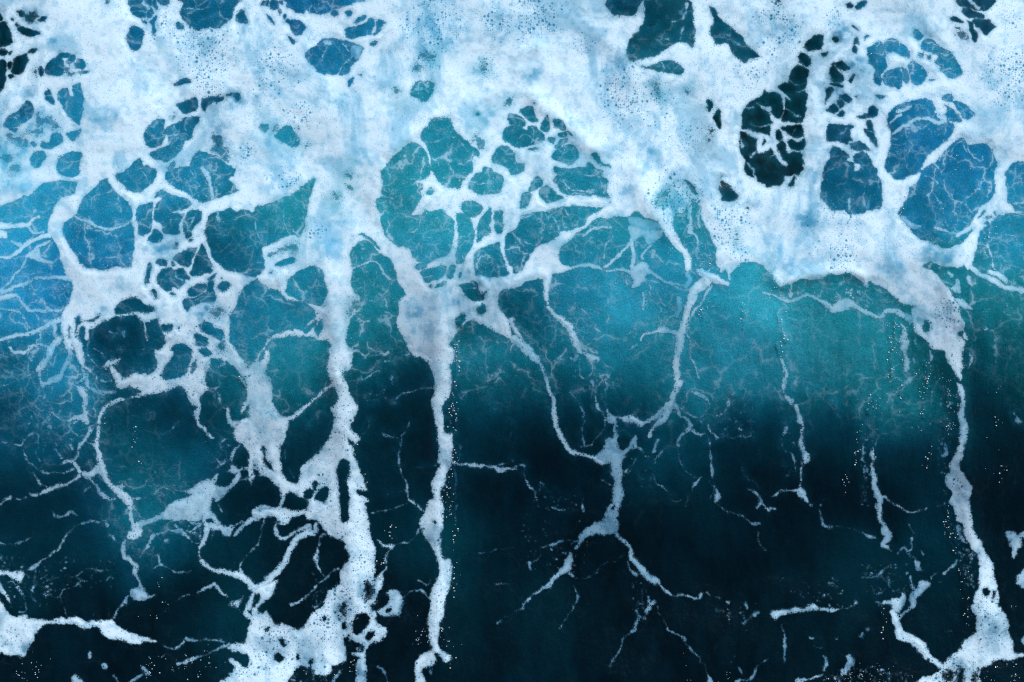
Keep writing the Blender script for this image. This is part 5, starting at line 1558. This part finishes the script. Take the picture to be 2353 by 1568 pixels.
def foam_material():
    m, nt = nodes('sea_foam'); L = nt.links
    pos = flat(nt); cov = attr(nt, 'cover'); ub = attr(nt, 'bubbles')
    def pits(scale, r0, r1, lo, hi, jit=.0):
        v = tex(nt, 'ShaderNodeTexVoronoi', pos, scale, voronoi_dimensions='2D')
        sp = N(nt, 'ShaderNodeSeparateColor'); L.new(v.outputs['Color'], sp.inputs[0])
        rad = math_(nt, 'MULTIPLY_ADD', math_(nt, 'MULTIPLY', sp.outputs[1], sp.outputs[1]), 1.0, .38)
        d = math_(nt, 'DIVIDE', v.outputs['Distance'], rad)
        keep = maprange(nt, sp.outputs[0], maprange(nt, ub, 0, 1, lo[0], lo[1], False), maprange(nt, ub, 0, 1, hi[0], hi[1], False))
        return math_(nt, 'MULTIPLY', maprange(nt, d, r0, r1, 1., 0.), keep)
    p1 = pits(22., .16, .44, (1.2, .50), (1.3, .58))
    p2 = pits(40., .16, .50, (1.1, .36), (1.25, .5))
    p3 = pits(85., .2, .62, (.72, .30), (.98, .8))
    gr = tex(nt, 'ShaderNodeTexNoise', pos, 130., Detail=3., Roughness=.7).outputs['Fac']
    pit = math_(nt, 'MAXIMUM', math_(nt, 'MAXIMUM', math_(nt, 'MULTIPLY', p1, .74), math_(nt, 'MULTIPLY', p2, .66)), math_(nt, 'MULTIPLY', p3, .45))
    den = attr(nt, 'froth')
    d = math_(nt, 'MULTIPLY', den, math_(nt, 'SUBTRACT', 1., pit))
    d = math_(nt, 'ADD', d, math_(nt, 'MULTIPLY', math_(nt, 'SUBTRACT', gr, .5), .22), clamp=True)
    # wet froth: red light is lost to the water first, so thin foam is blue and closed foam white
    body = water_body(nt, attr(nt, 'air_and_light'), attr(nt, 'tint'))
    bsep = N(nt, 'ShaderNodeSeparateColor'); L.new(body.outputs[0], bsep.inputs[0])
    col = N(nt, 'ShaderNodeCombineColor')
    for i, (w, e) in enumerate(((.65, 1.65), (.84, 1.15), (.96, .92))):
        k = math_(nt, 'POWER', d, e)
        L.new(math_(nt, 'ADD', math_(nt, 'MULTIPLY', k, w), math_(nt, 'MULTIPLY', math_(nt, 'MULTIPLY', bsep.outputs[i], math_(nt, 'SUBTRACT', 1., math_(nt, 'MULTIPLY', pit, .42))), math_(nt, 'SUBTRACT', 1., k))), col.inputs[i])
    rag = tex(nt, 'ShaderNodeTexNoise', pos, 22., Detail=4., Roughness=.65).outputs['Fac']
    e = math_(nt, 'ADD', cov, math_(nt, 'MULTIPLY', math_(nt, 'SUBTRACT', rag, .5), .36))
    e = math_(nt, 'ADD', e, math_(nt, 'MULTIPLY', math_(nt, 'SUBTRACT', gr, .5), .16))
    e = math_(nt, 'SUBTRACT', e, math_(nt, 'MULTIPLY', math_(nt, 'MAXIMUM', p2, p3), maprange(nt, cov, .5, .85, .20, .0)))
    film = math_(nt, 'MULTIPLY', maprange(nt, e, .36, .52), .26)
    al = math_(nt, 'MAXIMUM', maprange(nt, e, .465, .535), film)
    bs = N(nt, 'ShaderNodeBsdfDiffuse'); L.new(col.outputs[0], bs.inputs['Color'])
    tr = N(nt, 'ShaderNodeBsdfTransparent'); mx_ = N(nt, 'ShaderNodeMixShader')
    L.new(al, mx_.inputs[0]); L.new(tr.outputs[0], mx_.inputs[1]); L.new(bs.outputs[0], mx_.inputs[2])
    out = N(nt, 'ShaderNodeOutputMaterial'); L.new(mx_.outputs[0], out.inputs[0]); return m
M_SEA = sea_material(); M_FOAM = foam_material()

# ------------------------------------------------------------------ meshes
def build(name, co, quads, attrs, mat):
    me = bpy.data.meshes.new(name); nv, nf = len(co), len(quads)
    me.vertices.add(nv); me.vertices.foreach_set('co', co.astype(np.float32).ravel())
    me.loops.add(nf*4); me.loops.foreach_set('vertex_index', quads.astype(np.int32).ravel())
    me.polygons.add(nf); me.polygons.foreach_set('loop_start', np.arange(0, nf*4, 4, dtype=np.int32))
    me.polygons.foreach_set('use_smooth', np.ones(nf, bool))
    me.update(calc_edges=True)
    for k, v in attrs.items():
        at = me.attributes.new(k, 'FLOAT', 'POINT'); at.data.foreach_set('value', v.astype(np.float32).ravel())
    me.materials.append(mat)
    ob = bpy.data.objects.new(name, me); SC.collection.objects.link(ob); return ob

def quads_of(ny, nx):
    i = np.arange(ny*nx).reshape(ny, nx)
    return np.stack([i[:-1, :-1], i[1:, :-1], i[1:, 1:], i[:-1, 1:]], -1).reshape(-1, 4)

sx_, sy_, sz_ = PX[::2, ::2], PY[::2, ::2], Z[::2, ::2]
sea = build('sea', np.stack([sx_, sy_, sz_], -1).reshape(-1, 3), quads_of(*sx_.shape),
            {'air_and_light': AER, 'tint': TINT, 'lace': LACE, 'chop': CHOP}, M_SEA)
sea['kind'] = 'structure'
sea['label'] = 'dark teal and turquoise sea water under the foam'

THICK = .004+.004*sst(0, 22, F)+thick*(.018*fbm(X, Y, 64, 1, 3)+.0012*fbm(X, Y, 9, 2, 2))
THICK = np.maximum(THICK, .004)
FZ = Z+THICK; FPX = (X-FW/2)*S*(CAMZ-FZ)/CAMZ; FPY = -(Y-FH/2)*S*(CAMZ-FZ)/CAMZ
CO = np.stack([FPX, FPY, FZ], -1).reshape(-1, 3)
Q = quads_of(NY, NX)
cen = near.ravel()[Q].all(1)
keep = cen & (A.ravel()[Q].max(1) > .31)
Q = Q[keep]; own = OWN.ravel()[Q].max(1)

def biggest(q):                       # faces of the largest connected piece
    ids, inv = np.unique(q.ravel(), return_inverse=True); inv = inv.reshape(-1, 4); lab = np.arange(len(ids))
    for _ in range(600):
        mn = lab[inv].min(1); n_ = lab.copy(); np.minimum.at(n_, inv.ravel(), np.repeat(mn, 4))
        if (n_ == lab).all(): break
        lab = n_
    fl = lab[inv[:, 0]]; v, c = np.unique(fl, return_counts=True); return fl == v[c.argmax()]
for i, k in enumerate(KEYS):
    w = np.nonzero(own == i)[0]
    if i and 0 < len(w) < 9000: own[w[~biggest(Q[w])]] = 0

INFO = {
'threads': ('foam_threads', 'fine broken threads and specks of foam veining the open water', 'foam threads'),
'around': ('foam_surround', 'loose foam net drifting beyond the picture edges', 'foam threads'),
'top': ('foam_sheet', 'broad bubbly white foam sheet spread along the whole top edge', 'foam sheet'),
'webl': ('foam_web', 'thick white foam web around rounded blue cells on the left', 'foam web'),
'webw': ('foam_web', 'pale strandy foam web over bright blue water at the left edge', 'foam web'),
'webm': ('foam_web', 'lacy foam web framing the pale turquoise arch in the centre', 'foam web'),
'webr': ('foam_web', 'white foam branches across the near black cells at the upper right', 'foam web'),
'bank': ('foam_bank', 'bubbly foam bank with a bright rolled ridge right of centre', 'foam bank'),
'diag': ('foam_patch', 'wedge of foam slanting up between turquoise cells in the centre', 'foam patch'),
'fan': ('foam_patch', 'translucent fan of foam wisps over pale turquoise water below the rolled ridge', 'foam patch'),
'curl': ('foam_curl', 'small bright curl of foam at the left end of the wave lip', 'foam curl'),
'lip': ('foam_bank', 'thick foam mass spilling over the wave lip on the right', 'foam bank'),
'hem': ('foam_hem', 'scalloped froth hem hanging on the teal face under the wave lip', 'foam hem'),
'tail': ('foam_strand', 'hooked foam ribbon running off the right edge above dark teal water', 'foam strand'),
'hang': ('foam_streak', 'short bubbly foam drip under the froth hem near the wave lip tip', 'foam streak'),
'junc': ('foam_web', 'dense foam junction above the large dark round cell on the left', 'foam web'),
'arm': ('foam_strand', 'thin foam arms left of the broad vertical foam trail', 'foam strand'),
'col': ('foam_streak', 'broad white vertical foam trail with a dark leaf shaped cell', 'foam streak'),
'ring': ('foam_strand', 'curved foam strand ringing the large dark round cell on the left', 'foam strand'),
'chain': ('foam_strand', 'broken foam chain running to the left edge over dark water', 'foam strand'),
'froth': ('foam_patch', 'tangled thin froth joining the dark round cell to the broad trail', 'foam patch'),
'knot': ('foam_strand', 'slim foam strand ending in a bright round knot, lower left', 'foam strand'),
'hook': ('foam_strand', 'branching foam strand curving into the frothy foot, lower left', 'foam strand'),
'foot': ('foam_patch', 'frothy bubbly foot of the broad foam trail at the bottom edge', 'foam patch'),
'ledge': ('foam_patch', 'tapering foam tongue reaching in from the left edge near the bottom', 'foam patch'),
'fringe1': ('foam_fleck', 'pale foam fleck cut by the bottom edge, leftmost of the bottom flecks', 'foam fleck'),
'fringe3': ('foam_fleck', 'bent wisp of foam at the bottom edge left of the frothy foot', 'foam fleck'),
'fleckb1': ('foam_fleck', 'lone round foam fleck on dark water near the bottom left', 'foam fleck'),
'fleckb2': ('foam_fleck', 'small upright oval foam fleck under the foam tongue, bottom left', 'foam fleck'),
'shard': ('foam_fleck', 'bright foam shard at the left edge above the foam tongue', 'foam fleck'),
'swirl': ('foam_curl', 'curled swirl of bubbly foam beside the frothy foot', 'foam curl'),
'side': ('foam_strand', 'crooked thin foam strand right of the broad trail, lower left of centre', 'foam strand'),
'streak': ('foam_streak', 'long narrow vertical foam streak down the centre to the bottom edge', 'foam streak'),
'cross': ('foam_strand', 'thin level foam strand leaving the central streak to the right', 'foam strand'),
'lefta': ('foam_strand', 'smooth foam strand curving down to the grey blue foam trunk', 'foam strand'),
'lobe': ('foam_strand', 'short foam strand hanging from the foam wedge in the centre', 'foam strand'),
'stem': ('foam_streak', 'bright foam stem dropping from the lip and forking, right of centre', 'foam streak'),
'trunk': ('foam_patch', 'grey blue trunk shaped foam patch on dark water, lower centre', 'foam patch'),
'wish': ('foam_strand', 'left limb of the foam below the trunk, bent down to the left', 'foam strand'),
'limb': ('foam_strand', 'right limb of the foam below the trunk, running out to the right', 'foam strand'),
'fork': ('foam_strand', 'small forked foam strand near the bottom under the right limb', 'foam strand'),
'clot': ('foam_fleck', 'clotted foam lump chain on dark water left of the right streak', 'foam fleck'),
'spur': ('foam_strand', 'thick foam spur slanting down into the right streak base', 'foam strand'),
'bar': ('foam_strand', 'level rope of foam on dark water near the bottom right', 'foam strand'),
'rstr': ('foam_streak', 'long vertical foam streak by the right edge, widening at the bottom', 'foam streak'),
'isle1': ('foam_fleck', 'foam island on black water, uppermost of three on the right edge', 'foam fleck'),
'isle2': ('foam_fleck', 'foam island on black water, middle of three on the right edge', 'foam fleck'),
'isle3': ('foam_fleck', 'foam island on black water, lowest of three on the right edge', 'foam fleck'),
'fleck1': ('foam_fleck', 'small upright foam fleck right of the spilling foam mass', 'foam fleck'),
'fleck2': ('foam_fleck', 'elongated slanting foam fleck touching the spilling foam mass', 'foam fleck'),
'fleck3': ('foam_fleck', 'three pointed foam fleck beside the spilling foam mass', 'foam fleck'),
'fleck4': ('foam_fleck', 'tiny foam fleck, uppermost beside the spilling foam mass', 'foam fleck'),
'drip': ('foam_strand', 'beaded foam drip running down the turquoise face, right of the stem', 'foam strand'),
'thin': ('foam_strand', 'slender foam strand left of the right streak over black water', 'foam strand'),
'webs': ('foam_web', 'thin foam branches over the large blue cell in the upper right corner', 'foam web'),
'armb': ('foam_strand', 'short foam arm joining the broad vertical trail above the leaf shaped cell', 'foam strand'),

}
AF = A.ravel(); UF = UB.ravel(); PF = PART.ravel()[Q[:, 0]]
def piece(name, q, parent=None):
    ids, inv = np.unique(q.ravel(), return_inverse=True)
    ob = build(name, CO[ids], inv.reshape(-1, 4), {'cover': AF[ids], 'bubbles': UF[ids], 'froth': DENF[ids], 'air_and_light': AIR_LIT_F[ids], 'tint': TINTF[ids]}, M_FOAM)
    if parent: ob.parent = parent
    return ob
for i, k in enumerate(KEYS):
    sel = own == i
    if not sel.any(): continue
    nm, lab, cat = INFO[k]
    stuff = cat == 'foam threads'
    sub = np.zeros(len(Q), np.int32) if stuff else np.where(sel, PF, 0)
    for v in np.unique(sub[sel]):
        if v and (sel & (sub == v)).sum() < 250: sub[sub == v] = 0
    ob = piece(nm, Q[sel & (sub == 0)])
    for v in np.unique(sub[sel]):
        if v: piece('rolled_ridge' if v > 1000 else 'bubble_patch', Q[sel & (sub == v)], ob)
    ob['label'] = lab; ob['category'] = cat
    if stuff: ob['kind'] = 'stuff'
    elif nm in ('foam_streak', 'foam_strand', 'foam_patch', 'foam_fleck'): ob['group'] = nm.replace('_', ' ')+' lying on the sea'

# ------------------------------------------------------------------ white specks added on the water in place of sun glints
md, nt = nodes('glint_speck'); bs = N(nt, 'ShaderNodeBsdfPrincipled'); bs.inputs['Base Color'].default_value = (.86, .93, .97, 1)
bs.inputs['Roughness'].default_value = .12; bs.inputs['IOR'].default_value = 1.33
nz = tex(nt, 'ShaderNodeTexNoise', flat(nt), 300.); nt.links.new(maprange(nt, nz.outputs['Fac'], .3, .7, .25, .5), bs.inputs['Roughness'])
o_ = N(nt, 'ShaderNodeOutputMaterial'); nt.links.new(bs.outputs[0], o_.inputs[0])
ring = [(math.cos(t*math.pi/3), math.sin(t*math.pi/3)) for t in range(6)]
V, Q4 = [], []
for x, y, r in GLINTS:
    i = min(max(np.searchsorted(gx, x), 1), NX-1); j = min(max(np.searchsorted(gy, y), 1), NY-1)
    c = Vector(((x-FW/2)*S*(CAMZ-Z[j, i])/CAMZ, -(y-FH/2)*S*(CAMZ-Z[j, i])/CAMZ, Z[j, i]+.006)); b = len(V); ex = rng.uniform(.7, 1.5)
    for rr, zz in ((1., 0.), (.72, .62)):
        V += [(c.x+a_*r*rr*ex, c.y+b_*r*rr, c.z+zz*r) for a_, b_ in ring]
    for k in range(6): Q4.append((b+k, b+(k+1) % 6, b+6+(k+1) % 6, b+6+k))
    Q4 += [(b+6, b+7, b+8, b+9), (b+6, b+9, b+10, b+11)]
sp = build('glint_specks', np.array(V), np.array(Q4), {}, md)
sp['label'] = 'tiny white specks standing in for sun glints along the wave face'; sp['category'] = 'spray drops'; sp['kind'] = 'stuff'  # no real spray: specks added in place of sun glints
